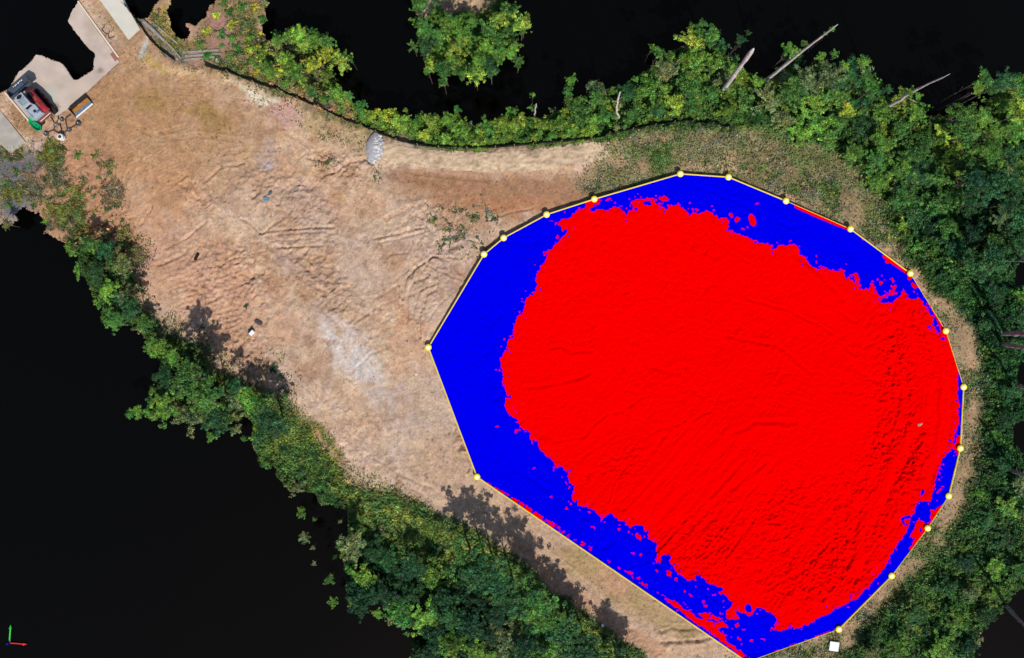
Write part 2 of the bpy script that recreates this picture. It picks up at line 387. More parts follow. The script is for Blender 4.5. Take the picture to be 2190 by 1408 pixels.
# forest floors
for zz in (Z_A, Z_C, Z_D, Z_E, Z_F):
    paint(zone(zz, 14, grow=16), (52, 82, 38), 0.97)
paint(blob(690, 950, 26, 90, -38), (168, 140, 92), 0.9); paint(band([(675, 930), (740, 1005), (780, 1035)], 7), (190, 150, 118), 0.9)
WA = zone(Z_A, 16, grow=8); WC = zone(Z_C, 10, grow=4); WD = zone(Z_D, 20, grow=10); WE = zone(Z_E, 18, grow=4); WF = zone(Z_F, 10, grow=16)
WOOD = np.clip(WA + WC + WD + WE + WF, 0, 1)
mot = fbm(GX, GY, 90, 6, 101, .66); mot2 = fbm(GX, GY, 26, 5, 102, .7)
def greens(mask, base, hi, lo):
    paint(mask, base, .97); paint(mask * sm(.02, .4, mot + .45 * mot2), hi, .8); paint(mask * sm(.05, .42, -mot - .4 * mot2), lo, .85)
low = sm(1020, 1130, GY) * (1 - sm(1080, 1300, GX))  # lower-left wood, whose shade is painted into its greens
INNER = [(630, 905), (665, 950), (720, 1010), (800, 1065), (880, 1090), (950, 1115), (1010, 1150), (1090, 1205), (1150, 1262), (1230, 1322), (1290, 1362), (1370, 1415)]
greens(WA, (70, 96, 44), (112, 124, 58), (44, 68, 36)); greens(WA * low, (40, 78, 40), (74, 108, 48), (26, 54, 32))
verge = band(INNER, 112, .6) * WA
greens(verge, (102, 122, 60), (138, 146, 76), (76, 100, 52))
greens(WC, (112, 134, 54), (150, 164, 62), (72, 100, 44)); greens(WD, (92, 118, 52), (132, 150, 62), (60, 90, 42)); greens(WD * sm(1880, 1980, GX) * sm(360, 440, GY), (52, 88, 46), (84, 114, 54), (34, 64, 38))
greens(WE, (52, 92, 46), (88, 120, 56), (36, 68, 38)); greens(WE * sm(1040, 1140, GY), (76, 106, 52), (112, 130, 66), (48, 80, 44)); greens(WF, (74, 104, 44), (108, 130, 50), (46, 76, 38))
paint(blob(690, 950, 22, 88, -38), (122, 128, 58), 0.9); paint(band([(675, 930), (740, 1005), (780, 1035)], 7), (196, 158, 124), 0.95)
paint(blob(930, 10, 60, 26, 0), (205, 178, 150), 0.9); paint(blob(1000, 10, 60, 18, 0), (188, 160, 128), 0.9)
# weedy corner on the left, under the tank
WEED = [(100, 300), (230, 330), (260, 430), (300, 560), (230, 520), (150, 525), (90, 495), (60, 440), (0, 470), (0, 330), (60, 320)]
zw = zone(WEED, 22)
paint(zw, (196, 146, 112), 0.9); paint(zw * sm(0.0, 0.45, n2 + 0.15), (110, 106, 62), 0.85); paint(zw * sm(0.1, 0.5, n3), (150, 118, 84), 0.6)
paint(blob(25, 400, 55, 95, 0), (104, 116, 118), 0.9); paint(blob(55, 350, 40, 30, -40), (118, 116, 118), 0.85); paint(blob(70, 312, 26, 16, -40), (205, 180, 165), 0.8)
# scrub north-west, behind the fence
SCRUB = [(258, -12), (300, 60), (345, 110), (380, 135), (480, 160), (560, 190), (650, 220), (760, 270), (720, 180), (560, 60), (572, -12), (470, -12), (400, 90), (362, 60), (345, -12)]
zs = zone(SCRUB, 10)
paint(zs, (156, 130, 98), 0.95); paint(zs * sm(0.0, 0.4, n2), (110, 112, 50), 0.8); paint(zs * sm(0.1, 0.5, -n2), (178, 136, 120), 0.7)
paint(blob(480, 60, 50, 34, 30), (176, 130, 118), 0.85); paint(blob(345, 45, 34, 60, 10), (196, 162, 98), 0.85); paint(blob(560, 168, 34, 14, 25), (208, 150, 140), 0.9)
paint(band([(280, 20), (330, 70), (380, 110), (400, 125)], 14), (128, 122, 108), 0.8)
paint(blob(535, 20, 34, 30, 0), (150, 142, 62), 0.7)
paint(zone([(190, -10), (260, -10), (275, 85), (256, 133), (300, 160), (320, 130), (345, 110), (300, 60)], 8), (196, 152, 112), 0.6)
paint(blob(245, 60, 16, 70, -35), (178, 140, 96), 0.6); paint(blob(312, 110, 10, 32, 5), (200, 202, 196), 0.85); paint(blob(330, 140, 30, 12, 20), (190, 160, 80), 0.7)
paint(blob(45, 255, 22, 60, -42), (170, 132, 94), 0.8)
paint(blob(930, 10, 60, 26, 0), (205, 178, 150), 0.9); paint(blob(1000, 10, 60, 18, 0), (188, 160, 128), 0.9)
# fine colour grain
g5 = fbm(GX, GY, 4.6, 2, 14, 0.8); g9 = fbm(GX, GY, 16, 4, 15, 0.7)
col *= (1 + 0.22 * n3 + 0.26 * g5 + 0.16 * g9)[..., None]
hue = fbm(GX, GY, 12, 3, 16, 0.7)                      # pinkish and yellowish crumbs
col[..., 0] *= 1 + 0.05 * hue; col[..., 2] *= 1.03
col[..., 2] *= 1 - 0.14 * fbm(GX, GY, 20, 4, 17, 0.7)
pep = sm(0.52, 0.75, fbm(GX, GY, 5.5, 2, 18, 0.8) + 0.25 * g9)   # scattered dark specks
col *= (1 - 0.55 * pep)[..., None]
col = np.clip(col, 0.01, 0.9)

# heights -------------------------------------------------------------------
dirt = 1 - np.clip(zg + zs * 0.7, 0, 1)
rough = 0.10 + 0.55 * sm(0.05, 0.4, fbm(GX, GY, 110, 4, 21))
for c in ((470, 610, 120, 90, 55), (610, 420, 150, 60, 25), (690, 610, 110, 60, 50), (430, 420, 90, 30, 40), (760, 360, 90, 40, 0), (500, 760, 90, 60, 40), (930, 480, 90, 60, 10), (545, 560, 60, 60, 0), (1000, 950, 30, 60, -20)):
    rough += 1.0 * blob(*c)
for c in ((360, 250, 170, 110, 20), (600, 580, 260, 30, 50), (745, 745, 40, 100, -40), (880, 950, 60, 110, -35), (1050, 400, 240, 40, 3)):
    rough *= 1 - 0.6 * blob(*c)
rough = np.clip(rough, 0.06, 1.5)
def ridged(scale, seed, octs=4): return 1 - np.abs(fbm(GX, GY, scale, octs, seed))
z = 0.10 * fbm(GX, GY, 260, 3, 30) + 0.035 * fbm(GX, GY, 60, 4, 31)
z += rough * (0.06 * fbm(GX, GY, 55, 4, 37, 0.6) + 0.19 * fbm(GX, GY, 22, 4, 32, 0.65) + 0.14 * fbm(GX, GY, 7.5, 3, 33, 0.85))
z += (0.014 + 0.03 * rough) * fbm(GX, GY, 5, 2, 36, 0.9)
z += np.clip(rough, 0, 1) * 0.07 * sm(0.45, 0.75, fbm(GX, GY, 9, 2, 35, 0.6))          # clods
z -= rough * 0.05 * sm(0.86, 1.0, ridged(70, 34))
# blade and track ripples
def ripples(c, ang, wl, amp):
    a = R(ang); u = (GX * math.cos(a) + GY * math.sin(a)) + fbm(GX, GY, 40, 3, 41) * 8
    return blob(*c) * amp * np.sin(u * 2 * math.pi / wl) * (0.4 + 0.6 * sm(-0.3, 0.4, fbm(GX, GY, 50, 3, 42)))
z += ripples((450, 620, 110, 90, 55), 70, 11, 0.035) + ripples((330, 350, 110, 60, 30), 60, 8, 0.018) + ripples((420, 190, 120, 50, 10), 100, 7, 0.014)
z += ripples((850, 520, 120, 40, 0), 30, 9, 0.02) + ripples((620, 470, 60, 40, 0), 40, 8, 0.022) + ripples((1000, 340, 240, 22, 0), 88, 6, 0.012)
RUTB = sm(-0.35, 0.3, fbm(GX, GY, 34, 4, 43, 0.7)); RUTC = fbm(GX, GY, 8, 2, 44, 0.8)
def rut(pts, depth, wid, berm=0.5, jit=1.0):
    global z
    X = GX + (SX - GX) * jit; Y = GY + (SY - GY) * jit
    d = dseg(X, Y, pts, False, wid * 6)
    brk = 0.55 + 0.45 * RUTB
    z += 1.9 * (-0.8 * depth * np.exp(-(d / (wid * 0.8)) ** 2) + depth * berm * 0.7 * np.exp(-((d - wid * 1.9) / wid) ** 2) * (0.5 + RUTC)) * brk
def cleats(pts, half=7.0, pitch=5.2, amp=0.04):
    """tracked-machine print: cross bars along a strip"""
    X = GX.ravel(); Y = GY.ravel(); s0 = 0.0
    for (x1, y1), (x2, y2) in zip(pts[:-1], pts[1:]):
        dx, dy = x2 - x1, y2 - y1; L = math.hypot(dx, dy)
        k = np.flatnonzero((np.abs(X - (x1 + x2) / 2) < abs(dx) / 2 + half * 2) & (np.abs(Y - (y1 + y2) / 2) < abs(dy) / 2 + half * 2))
        xx = X[k] + (SX.ravel()[k] - X[k]) * .4; yy = Y[k] + (SY.ravel()[k] - Y[k]) * .4
        t = ((xx - x1) * dx + (yy - y1) * dy) / L; d = np.abs((xx - x1) * dy - (yy - y1) * dx) / L
        w_ = (1 - sm(half * .7, half, d)) * sm(-2, 2, t) * (1 - sm(L - 2, L + 2, t)) * (0.3 + 0.7 * RUTB.ravel()[k])
        z.reshape(-1)[k] += w_ * (amp * np.sin((t + s0) * 2 * math.pi / pitch) - 0.02) + 0.03 * np.exp(-((d - half * 1.1) / 1.6) ** 2) * sm(-2, 2, t) * (1 - sm(L - 2, L + 2, t))
        s0 += L
for tr in ([(300, 330), (260, 400), (250, 450)], [(318, 335), (278, 405), (268, 455)], [(380, 330), (430, 420), (500, 500)], [(400, 322), (450, 412), (518, 488)], [(520, 470), (570, 520), (640, 590), (720, 640)],
           [(540, 455), (590, 505), (660, 575), (740, 625)], [(600, 340), (660, 400), (690, 460)], [(470, 330), (520, 320), (600, 318)], [(340, 300), (420, 290), (520, 300)], [(820, 470), (880, 440), (940, 430)],
           [(780, 560), (830, 620), (850, 700)], [(700, 600), (760, 660), (830, 690)], [(640, 800), (720, 880), (800, 960)], [(620, 815), (700, 895), (780, 975)], [(840, 360), (920, 372), (1040, 385)], [(270, 260), (330, 290), (400, 270)], [(560, 250), (640, 300), (690, 330)],
           [(900, 780), (930, 860), (960, 930)], [(1060, 1120), (1180, 1210), (1300, 1310)], [(1085, 1100), (1205, 1190), (1330, 1285)], [(440, 470), (470, 540), (480, 600)]):
    cleats(tr)
for p, dp, wd in [
    ([(555, 497), (640, 490), (712, 487)], .10, 3), ([(560, 506), (640, 500), (720, 497)], .07, 2.5), ([(570, 528), (690, 527)], .09, 2.6), ([(800, 510), (905, 486)], .08, 2.6), ([(810, 520), (908, 496)], .06, 2.2), ([(575, 516), (640, 512), (700, 513)], .06, 2.2), ([(862, 640), (868, 600), (890, 570), (930, 550), (980, 552)], .10, 2.6), ([(905, 660), (912, 632), (935, 618), (950, 640)], .09, 2.4), ([(925, 560), (935, 580), (965, 590), (960, 568)], .08, 2.2), ([(888, 730), (880, 690)], .08, 2.6), ([(905, 745), (896, 700)], .08, 2.6), ([(985, 560), (1010, 545)], .06, 2.2), ([(540, 540), (600, 530), (680, 517)], .06, 2.5),
    ([(868, 690), (870, 640), (885, 605), (915, 590)], .10, 3.2), ([(882, 690), (885, 650), (900, 620), (935, 604)], .07, 2.4), ([(898, 720), (897, 670), (908, 630), (935, 612)], .10, 3.2),
    ([(905, 575), (925, 548), (960, 560), (985, 585)], .09, 3), ([(905, 555), (900, 580), (935, 592)], .07, 2.5), ([(880, 595), (884, 575), (905, 560)], .06, 2.5), ([(912, 568), (970, 590), (1000, 600)], .06, 2.5),
    ([(905, 730), (915, 690), (940, 650), (985, 610)], .05, 3), ([(690, 378), (722, 365), (745, 345), (782, 340), (796, 350)], .16, 3.5), ([(690, 345), (660, 338)], .1, 3), ([(715, 390), (740, 360)], .09, 2.5),
    ([(545, 405), (560, 360), (572, 345)], .05, 2.5), ([(440, 385), (470, 360), (520, 350)], .08, 3), ([(520, 470), (560, 500), (600, 470), (612, 440)], .08, 2.6), ([(400, 560), (418, 540), (426, 525)], .1, 2.5),
    ([(340, 565), (380, 550), (410, 530)], .12, 4), ([(355, 530), (395, 510), (440, 475)], .08, 3), ([(320, 450), (300, 480)], .06, 2.5), ([(560, 690), (575, 720), (590, 760)], .08, 3), ([(430, 580), (435, 640), (430, 680)], .07, 3.5),
    ([(1040, 470), (1090, 455), (1140, 445)], .08, 2.6), ([(1075, 500), (1060, 520), (1040, 535)], .05, 3), ([(960, 500), (990, 512), (1030, 518)], .08, 3), ([(930, 520), (945, 545)], .07, 2.6),
    ([(760, 990), (900, 1080)], .03, 3), ([(820, 1000), (940, 1085), (1100, 1200)], .05, 4), ([(800, 985), (960, 1065), (1120, 1185), (1330, 1335)], .05, 4), ([(1120, 1230), (1250, 1330), (1350, 1400)], .06, 4),
    ([(1410, 1352), (1440, 1345), (1510, 1346)], .12, 4), ([(1412, 1376), (1470, 1372), (1515, 1367)], .14, 4), ([(1415, 1340), (1450, 1338), (1490, 1340)], .08, 3), ([(800, 640), (850, 610)], .05, 3),
    ([(760, 690), (800, 660), (850, 640)], .05, 3), ([(640, 560), (690, 600), (760, 610)], .05, 3), ([(600, 570), (660, 640), (720, 690)], .05, 4), ([(750, 800), (790, 760), (830, 740)], .05, 3),
    ([(990, 950), (1005, 985), (1000, 1010)], .09, 3), ([(965, 880), (985, 930), (1000, 960)], .07, 3), ([(820, 560), (830, 545), (870, 540)], .05, 3), ([(640, 340), (655, 325), (690, 320)], .05, 2.5)]:
    rut(p, dp, wd)
vz = WOOD * (1 - .75 * verge) * (1 - band([(668, 925), (735, 1000), (790, 1035)], 40))
z += vz * (1 - .35 * WE) * (0.15 + 1.0 * np.clip(fbm(GX, GY, 46, 5, 103, .6) + .12, 0, 1) + 0.55 * np.clip(fbm(GX, GY, 15, 3, 104, .7), -.3, 1) + .12 * g5)
# the fenced bank and straw slope: crest under the fence, falling to the south
bank = band([(820, 315), (900, 322), (1050, 330), (1200, 320), (1300, 310)], 40, 0.9, GX, GY)
z += 0.35 * bank
z = np.where(np.isfinite(z), z, 0)
pad_m = inpoly(GX, GY, PAD) | inpoly(GX, GY, [(200, -12), (262, -12), (302, 62), (275, 88)]) | inpoly(GX, GY, [(-12, 220), (58, 304), (24, 332), (-12, 305)])
z = np.where(pad_m, -0.06, z)
def zt(px, py):
    j = int(round((px + 12) / STEP)); i = int(round((py + 12) / STEP))
    return float(z[min(max(i, 0), z.shape[0] - 1), min(max(j, 0), z.shape[1] - 1)])

def build_grid(name, keep_cell, m):
    ny, nx = GX.shape
    idx = np.arange(ny * nx).reshape(ny, nx)
    q = np.stack([idx[1:, :-1], idx[1:, 1:], idx[:-1, 1:], idx[:-1, :-1]], -1)[keep_cell]
    used = np.unique(q); remap = -np.ones(ny * nx, int); remap[used] = np.arange(len(used))
    V = np.stack([(GX - CX) / PXM, (CY - GY) / PXM, z], -1).reshape(-1, 3)[used]
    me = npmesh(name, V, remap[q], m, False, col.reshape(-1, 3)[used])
    return link(name, me)
cxm = (GX[:-1, :-1] + STEP / 2); cym = (GY[:-1, :-1] + STEP / 2)
ex = cxm + fbm(cxm, cym, 30, 5, 51, .65) * 12; ey = cym + fbm(cxm, cym, 30, 5, 52, .65) * 12
calm = sm(300, 340, np.maximum(cxm, cym * 1.2)); ex = cxm + (ex - cxm) * calm; ey = cym + (ey - cym) * calm
keep = inpoly(ex, ey, SITE) & ~(inpoly(cxm, cym, BND) & (dseg(cxm, cym, BND, True, 30) > 26))
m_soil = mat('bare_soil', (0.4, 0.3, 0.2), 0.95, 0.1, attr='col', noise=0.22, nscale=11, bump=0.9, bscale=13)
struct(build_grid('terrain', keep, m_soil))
struct(build_grid('hilltop_clearing', inpoly(ex, ey, ISLE), m_soil))

# the empty black ground beyond the surveyed patch
mv = mat('black_ground', (0.0010, 0.0011, 0.0013), 0.1, 0.30)
mv.node_tree.nodes['Principled BSDF'].inputs['Specular Tint'].default_value = (1.0, 0.70, 0.45, 1)
g = MB(); g.add([(-1500, -1500, -1.2), (1500, -1500, -1.2), (1500, 1500, -1.2), (-1500, 1500, -1.2)], [(0, 1, 2, 3)])
struct(g.build('ground', mv))

# ------------------------------------------------------------------ concrete
m_conc = mat('concrete', lin(208, 190, 178) * 0.78, 0.9, 0.2, noise=0.16, nscale=0.8, bump=0.25, bscale=25)
m_walk = mat('pale_concrete', lin(226, 222, 208) * 0.78, 0.9, 0.2, noise=0.06, nscale=1.2, bump=0.2, bscale=25)
m_walk2 = mat('stained_concrete', lin(196, 188, 176) * 0.72, 0.9, 0.2, noise=0.22, nscale=1.0, bump=0.25, bscale=25)
m_curb = mat('curb_concrete', lin(240, 224, 204) * 0.8, 0.9, 0.2, noise=0.08, nscale=5)
def ragged(poly, keep_straight=()):
    out = []
    for i in range(len(poly)):
        a = poly[i]; b = poly[(i + 1) % len(poly)]
        L = math.hypot(b[0] - a[0], b[1] - a[1]); n = max(1, int(L / 5))
        amp = 0 if i in keep_straight else 1.3
        for k in range(n):
            t = k / n; j = amp if k else amp * 0.5
            out.append((a[0] + (b[0] - a[0]) * t + random.uniform(-j, j), a[1] + (b[1] - a[1]) * t + random.uniform(-j, j)))
    return out
def slab(name, poly, m, z0=-0.15, z1=0.03):
    b = MB(); b.prism([tuple(at(x, y, 0).xy) for x, y in poly], z0, z1)
    return struct(b.build(name, m))
def stain(m, pts):
    n = m.node_tree.nodes; l = m.node_tree.links; p = n['Principled BSDF']; src = p.inputs['Base Color'].links[0].from_socket
    geo = n.new('ShaderNodeNewGeometry'); nz_ = n.new('ShaderNodeTexNoise'); nz_.inputs['Scale'].default_value = 1.6; nz_.inputs['Detail'].default_value = 6
    l.new(geo.outputs['Position'], nz_.inputs['Vector'])
    for (px, py, rad, colr, amt) in pts:
        d = n.new('ShaderNodeVectorMath'); d.operation = 'DISTANCE'; l.new(geo.outputs['Position'], d.inputs[0]); d.inputs[1].default_value = at(px, py, .03)
        ad = n.new('ShaderNodeMath'); ad.operation = 'MULTIPLY_ADD'; l.new(nz_.outputs['Fac'], ad.inputs[0]); ad.inputs[1].default_value = rad * 2.4; l.new(d.outputs['Value'], ad.inputs[2])
        mr = n.new('ShaderNodeMapRange'); l.new(ad.outputs[0], mr.inputs[0]); mr.inputs[1].default_value = rad * 1.2; mr.inputs[2].default_value = rad * 2.3; mr.inputs[3].default_value = amt; mr.inputs[4].default_value = 0
        mx = n.new('ShaderNodeMix'); mx.data_type = 'RGBA'; l.new(mr.outputs[0], mx.inputs[0]); l.new(src, mx.inputs[6]); mx.inputs[7].default_value = (*colr, 1); src = mx.outputs[2]
    l.new(src, p.inputs['Base Color'])
stain(m_conc, [(110, 205, .75, (.42, .52, .43), .7), (196, 62, .8, (.46, .36, .27), .6), (150, 150, .6, (.40, .34, .31), .5), (175, 192, .9, (.58, .45, .33), .6), (122, 228, .3, (.10, .08, .06), .9), (215, 150, .25, (.25, .17, .13), .8), (60, 160, .9, (.56, .49, .44), .5), (95, 150, .5, (.45, .40, .40), .5), (230, 115, .5, (.42, .33, .27), .5)])
stain(m_walk2, [(10, 270, .7, (.30, .30, .29), .6), (30, 300, .5, (.32, .31, .3), .6)]); stain(m_walk, [(262, 60, .5, (.52, .5, .45), .5), (240, 20, .4, (.5, .49, .45), .4)])
slab('concrete_pad', ragged(PAD, (2, 9)), m_conc)
slab('concrete_walkway', [(205, -12), (260, -12), (274, 18), (299, 62), (275, 85)], m_walk, -0.15, 0.05)
slab('concrete_walkway', [(-12, 221), (55, 304), (24, 329), (-12, 296)], m_walk2, -0.15, 0.05)
for a, b_ in (((168, 4), (254, 123)), ((12, 199), (66, 263))):
    p = at(*a); q = at(*b_); d = (q - p); ang = math.atan2(d.y, d.x)
    b = MB(); b.box((p + q) / 2 + Vector((0, 0, 0.05)), (d.length, 0.13, 0.16), ang)
    struct(b.build('curb', m_curb, bevel=0.015))
# ------------------------------------------------------------------ cut and fill survey surface
RED = [(1188, 479), (1203, 471), (1219, 463), (1230, 453), (1251, 445), (1254, 437), (1252, 433), (1266, 431), (1285, 430), (1280, 436), (1267, 443), (1262, 448), (1269, 455), (1275, 449), (1282, 447),
       (1296, 450), (1309, 442), (1322, 446), (1333, 452), (1339, 461), (1346, 449), (1351, 430), (1363, 426), (1398, 424), (1400, 432), (1411, 439), (1422, 447), (1429, 447), (1433, 438), (1440, 439), (1455, 438), (1458, 445),
       (1466, 450), (1473, 461), (1478, 460), (1480, 445), (1484, 450), (1494, 458), (1510, 450), (1527, 456), (1534, 469), (1547, 465), (1558, 469), (1560, 482), (1554, 489), (1573, 498), (1599, 508), (1625, 521), (1643, 521),
       (1652, 534), (1660, 532), (1663, 523), (1684, 528), (1697, 523), (1706, 526), (1711, 541), (1724, 556), (1737, 572), (1750, 576), (1765, 573), (1780, 580), (1796, 581), (1800, 575), (1806, 580), (1805, 587), (1811, 594), (1826, 595),
       (1825, 586), (1837, 585), (1837, 599), (1841, 617), (1861, 617), (1863, 607), (1869, 611), (1879, 631), (1881, 635), (1900, 628), (1908, 620), (1902, 608), (1910, 613), (1916, 606), (1916, 616), (1911, 629), (1895, 637), (1883, 641), (1884, 648), (1909, 649), (1912, 642), (1923, 639), (1931, 619),
       (1939, 631), (1949, 641), (1959, 639), (1961, 633), (1971, 643), (1975, 653), (1985, 659), (1989, 671), (1997, 685), (1995, 697), (2005, 713), (2012, 713), (2008, 695), (2004, 683), (1996, 668), (1986, 650), (1992, 650), (2030, 700), (2080, 800),
       (2055, 801), (2048, 801), (2048, 839), (2051, 865), (2051, 911), (2043, 930), (2038, 946), (2041, 955), (2048, 932), (2054, 935), (2075, 930), (2075, 978), (2052, 978), (2043, 963), (2038, 956), (2017, 982), (2007, 1005), (1993, 1061), (1991, 1074), (1975, 1071), (1961, 1074), (1958, 1093),
       (1950, 1106), (1942, 1129), (1926, 1155), (1913, 1174), (1903, 1190), (1899, 1206), (1878, 1232), (1846, 1267), (1839, 1276), (1814, 1290), (1769, 1313), (1727, 1336), (1697, 1347), (1694, 1339), (1683, 1346), (1653, 1350),
       (1660, 1327), (1653, 1313), (1634, 1304), (1620, 1301), (1609, 1313), (1602, 1320), (1592, 1313), (1571, 1304), (1583, 1325), (1553, 1325), (1553, 1306), (1564, 1297), (1567, 1290), (1553, 1273), (1536, 1270), (1548, 1259),
       (1518, 1250), (1508, 1241), (1499, 1231), (1487, 1231), (1490, 1241), (1471, 1240), (1453, 1228), (1441, 1213), (1432, 1203), (1432, 1190), (1420, 1185), (1413, 1190), (1413, 1206), (1405, 1201), (1404, 1180), (1404, 1162),
       (1392, 1155), (1386, 1155), (1385, 1134), (1378, 1141), (1376, 1124), (1359, 1122), (1348, 1129), (1338, 1116), (1322, 1116), (1312, 1099), (1302, 1099), (1286, 1111), (1279, 1098), (1266, 1090), (1251, 1083), (1238, 1083),
       (1225, 1072), (1223, 1062), (1229, 1039), (1217, 1031), (1215, 1013), (1202, 999), (1189, 999), (1179, 985), (1164, 970), (1151, 957), (1150, 944), (1133, 939), (1137, 926), (1115, 916), (1105, 896), (1087, 886), (1084, 873),
       (1078, 858), (1084, 846), (1076, 817), (1074, 789), (1071, 769), (1082, 748), (1087, 728), (1097, 723), (1099, 702), (1105, 677), (1120, 666), (1125, 638), (1148, 618), (1149, 585), (1166, 559), (1173, 537), (1197, 515),
       (1214, 492), (1203, 491), (1201, 484)]
RED2 = [(1423, 1277), (1444, 1287), (1463, 1303), (1486, 1312), (1519, 1311), (1538, 1322), (1561, 1343), (1535, 1343), (1547, 1360), (1559, 1376), (1589, 1397), (1602, 1410), (1588, 1408), (1556, 1382), (1510, 1348), (1463, 1314), (1428, 1287)]
RED3 = [(2022, 1078), (2005, 1085), (1991, 1097), (1991, 1116), (1980, 1120), (1966, 1108), (1957, 1120), (1955, 1133), (1945, 1149), (1957, 1151), (1945, 1175), (1960, 1190), (2010, 1130), (2040, 1075)]
ISL_R = [(1609, 470, 7, 14, -20), (1563, 461, 4.5, 4.5, 0), (1577, 470, 4, 6, 50), (1598, 486, 2.5, 2, 0), (1588, 490, 2.5, 2.5, 0), (1620, 437, 4, 2.5, 0), (1301, 427, 5, 3, 0), (1418, 425, 11, 5, 10), (1192, 508, 3, 4, 40),
         (1366, 1148, 3.5, 9, -35), (1324, 1132, 2.5, 3, 0), (1354, 1184, 4, 2, 10), (1370, 1186, 3, 2, 0), (1404, 1222, 2.5, 2.5, 0), (1431, 1226, 3.5, 6, -30), (1445, 1239, 2.5, 3, 0), (1345, 1225, 9, 3, 25), (1368, 1236, 3, 2, 0),
         (1509, 1297, 4, 3, 10), (1504, 1289, 2, 4, -30), (1465, 1265, 3, 2, 0), (1477, 1271, 4, 2, 45), (1526, 1273, 6, 2, -15), (1578, 1337, 4, 4, 0), (1582, 1367, 5, 3, 30), (1607, 1370, 3, 2, 0), (1632, 1367, 5, 2, 0), (1592, 1348, 6, 1.6, 10),
         (1103, 924, 2.5, 4, 40), (1111, 920, 3, 1.6, 0), (1062, 912, 2, 1.5, 0), (1141, 1003, 3, 1.5, -20), (1179, 1063, 2, 4, -20), (1211, 1087, 2, 3, -30), (1215, 1041, 2, 2.5, -20), (1211, 1033, 2, 2, 0), (1260, 1095, 4, 2.5, 40), (1268, 1129, 5, 1.6, 35),
         (1884, 605, 4, 3, 20), (1875, 599, 3, 2, 30), (1888, 589, 2, 2, 0), (1896, 561, 3.5, 3, 0), (1946, 592, 5, 6, 0), (1956, 611, 9, 6, 40), (1745, 562, 2, 3, 0), (1747, 548, 1.5, 1.5, 0), (1691, 517, 2, 1.5, 0), (2011, 975, 3, 2, 0), (2016, 1040, 3, 2, 0), (2008, 1050, 6, 3, -50), (1994, 1094, 8, 3, 0)]
ISL_B = [(1385, 435, 10, 5, 0), (1350, 444, 3, 8, 10), (1528, 1328, 15, 3, 8), (1234, 1074, 4, 4, 0), (1494, 1317, 12, 4, 30), (1600, 1302, 9, 9, 0), (1973, 1054, 4, 7, 20), (1968, 1133, 3, 6, 15), (1937, 1108, 12, 3, -15), (1931, 1117, 3, 6, 0), (2017, 724, 4, 3, 20), (1360, 449, 3, 3, 0)]
ZB = 0.34                      # mean height of the survey surface over the soil
CS = 2.0
bx = np.arange(905, 2072, CS); by = np.arange(362, 1424, CS)
BX, BY = np.meshgrid(bx.astype(np.float32), by.astype(np.float32))
ccx = BX[:-1, :-1] + CS / 2; ccy = BY[:-1, :-1] + CS / 2
inB = inpoly(ccx, ccy, BND)
fx = ccx + fbm(ccx, ccy, 9, 3, 61, 0.7) * 4.2; fy = ccy + fbm(ccx, ccy, 9, 3, 62, 0.7) * 4.2
isred = inpoly(fx, fy, RED) | inpoly(fx, fy, RED2) | inpoly(fx, fy, RED3)
def ell(e):
    a = R(e[4]); dx = fx - e[0]; dy = fy - e[1]
    return np.hypot((dx * math.cos(a) + dy * math.sin(a)) / e[2], (-dx * math.sin(a) + dy * math.cos(a)) / e[3]) < 1
for e in ISL_R: isred |= ell(e)
for e in ISL_B: isred &= ~ell(e)
nz = fbm(ccx, ccy, 8, 3, 63, 0.7); nl = fbm(ccx, ccy, 40, 2, 64)
isred |= (dseg(ccx, ccy, [(1028, 1026), (1110, 1080), (1180, 1122)]) < 5.5 + 4 * nl) & (nz > -0.12)
isred |= (dseg(ccx, ccy, [(1180, 1122), (1210, 1142), (1265, 1176)]) < 4 + 4 * nl) & (nz > 0.12)
isred |= (dseg(ccx, ccy, [(1300, 1200), (1340, 1225), (1420, 1276)]) < 4 + 4 * nl) & (nz > 0.22)
isred |= (dseg(ccx, ccy, [(1703, 441), (1760, 466), (1812, 488)]) < 4.5 + 2 * nl)
isred |= (dseg(ccx, ccy, [(1825, 495), (1850, 513)]) < 3) & (nz > 0)
isred |= (dseg(ccx, ccy, [(1895, 548), (1947, 586)]) < 7 + 4 * nl) & (nz > -0.3)
isred |= (dseg(ccx, ccy, [(1660, 1395), (1790, 1348)]) < 3.5) & (nz > 0.1)
dR = np.minimum(dseg(ccx, ccy, RED, True, 18), dseg(ccx, ccy, RED2, True, 10))
isred ^= (dR < 15) & (fbm(ccx, ccy, 6.5, 2, 65, .6) > 0.50 + dR * 0.012)
# surface relief
XJ = BX + fbm(BX, BY, 22, 3, 71) * 5; YJ = BY + fbm(BX, BY, 22, 3, 72) * 5
WXb = BX + fbm(BX, BY, 70, 3, 73) * 25; WYb = BY + fbm(BX, BY, 70, 3, 74) * 25
zb = 0.10 * fbm(BX, BY, 250, 3, 75) + 0.025 * fbm(BX, BY, 40, 4, 76)
rg = 0.10 + 0.25 * sm(0.1, 0.6, fbm(BX, BY, 90, 3, 77))
for c in ((1930, 860, 75, 260, -8, ), (1960, 740, 70, 120, 20), (1850, 1090, 90, 190, 22), (1740, 1230, 150, 90, -20), (1930, 950, 60, 80, 20), (1340, 985, 60, 40, -40), (1600, 1150, 200, 60, -35), (1470, 1160, 120, 50, -40)):
    rg += 0.62 * blob(*c, X=WXb, Y=WYb)
TERR = [([(1925, 665), (1955, 735), (1975, 810), (1978, 870), (1950, 940), (1900, 1010), (1850, 1110), (1830, 1220)], 11), ([(1905, 760), (1935, 830), (1930, 900), (1900, 940)], 7), ([(1985, 700), (2015, 790), (2020, 880), (2005, 960), (1970, 1030)], 9)]
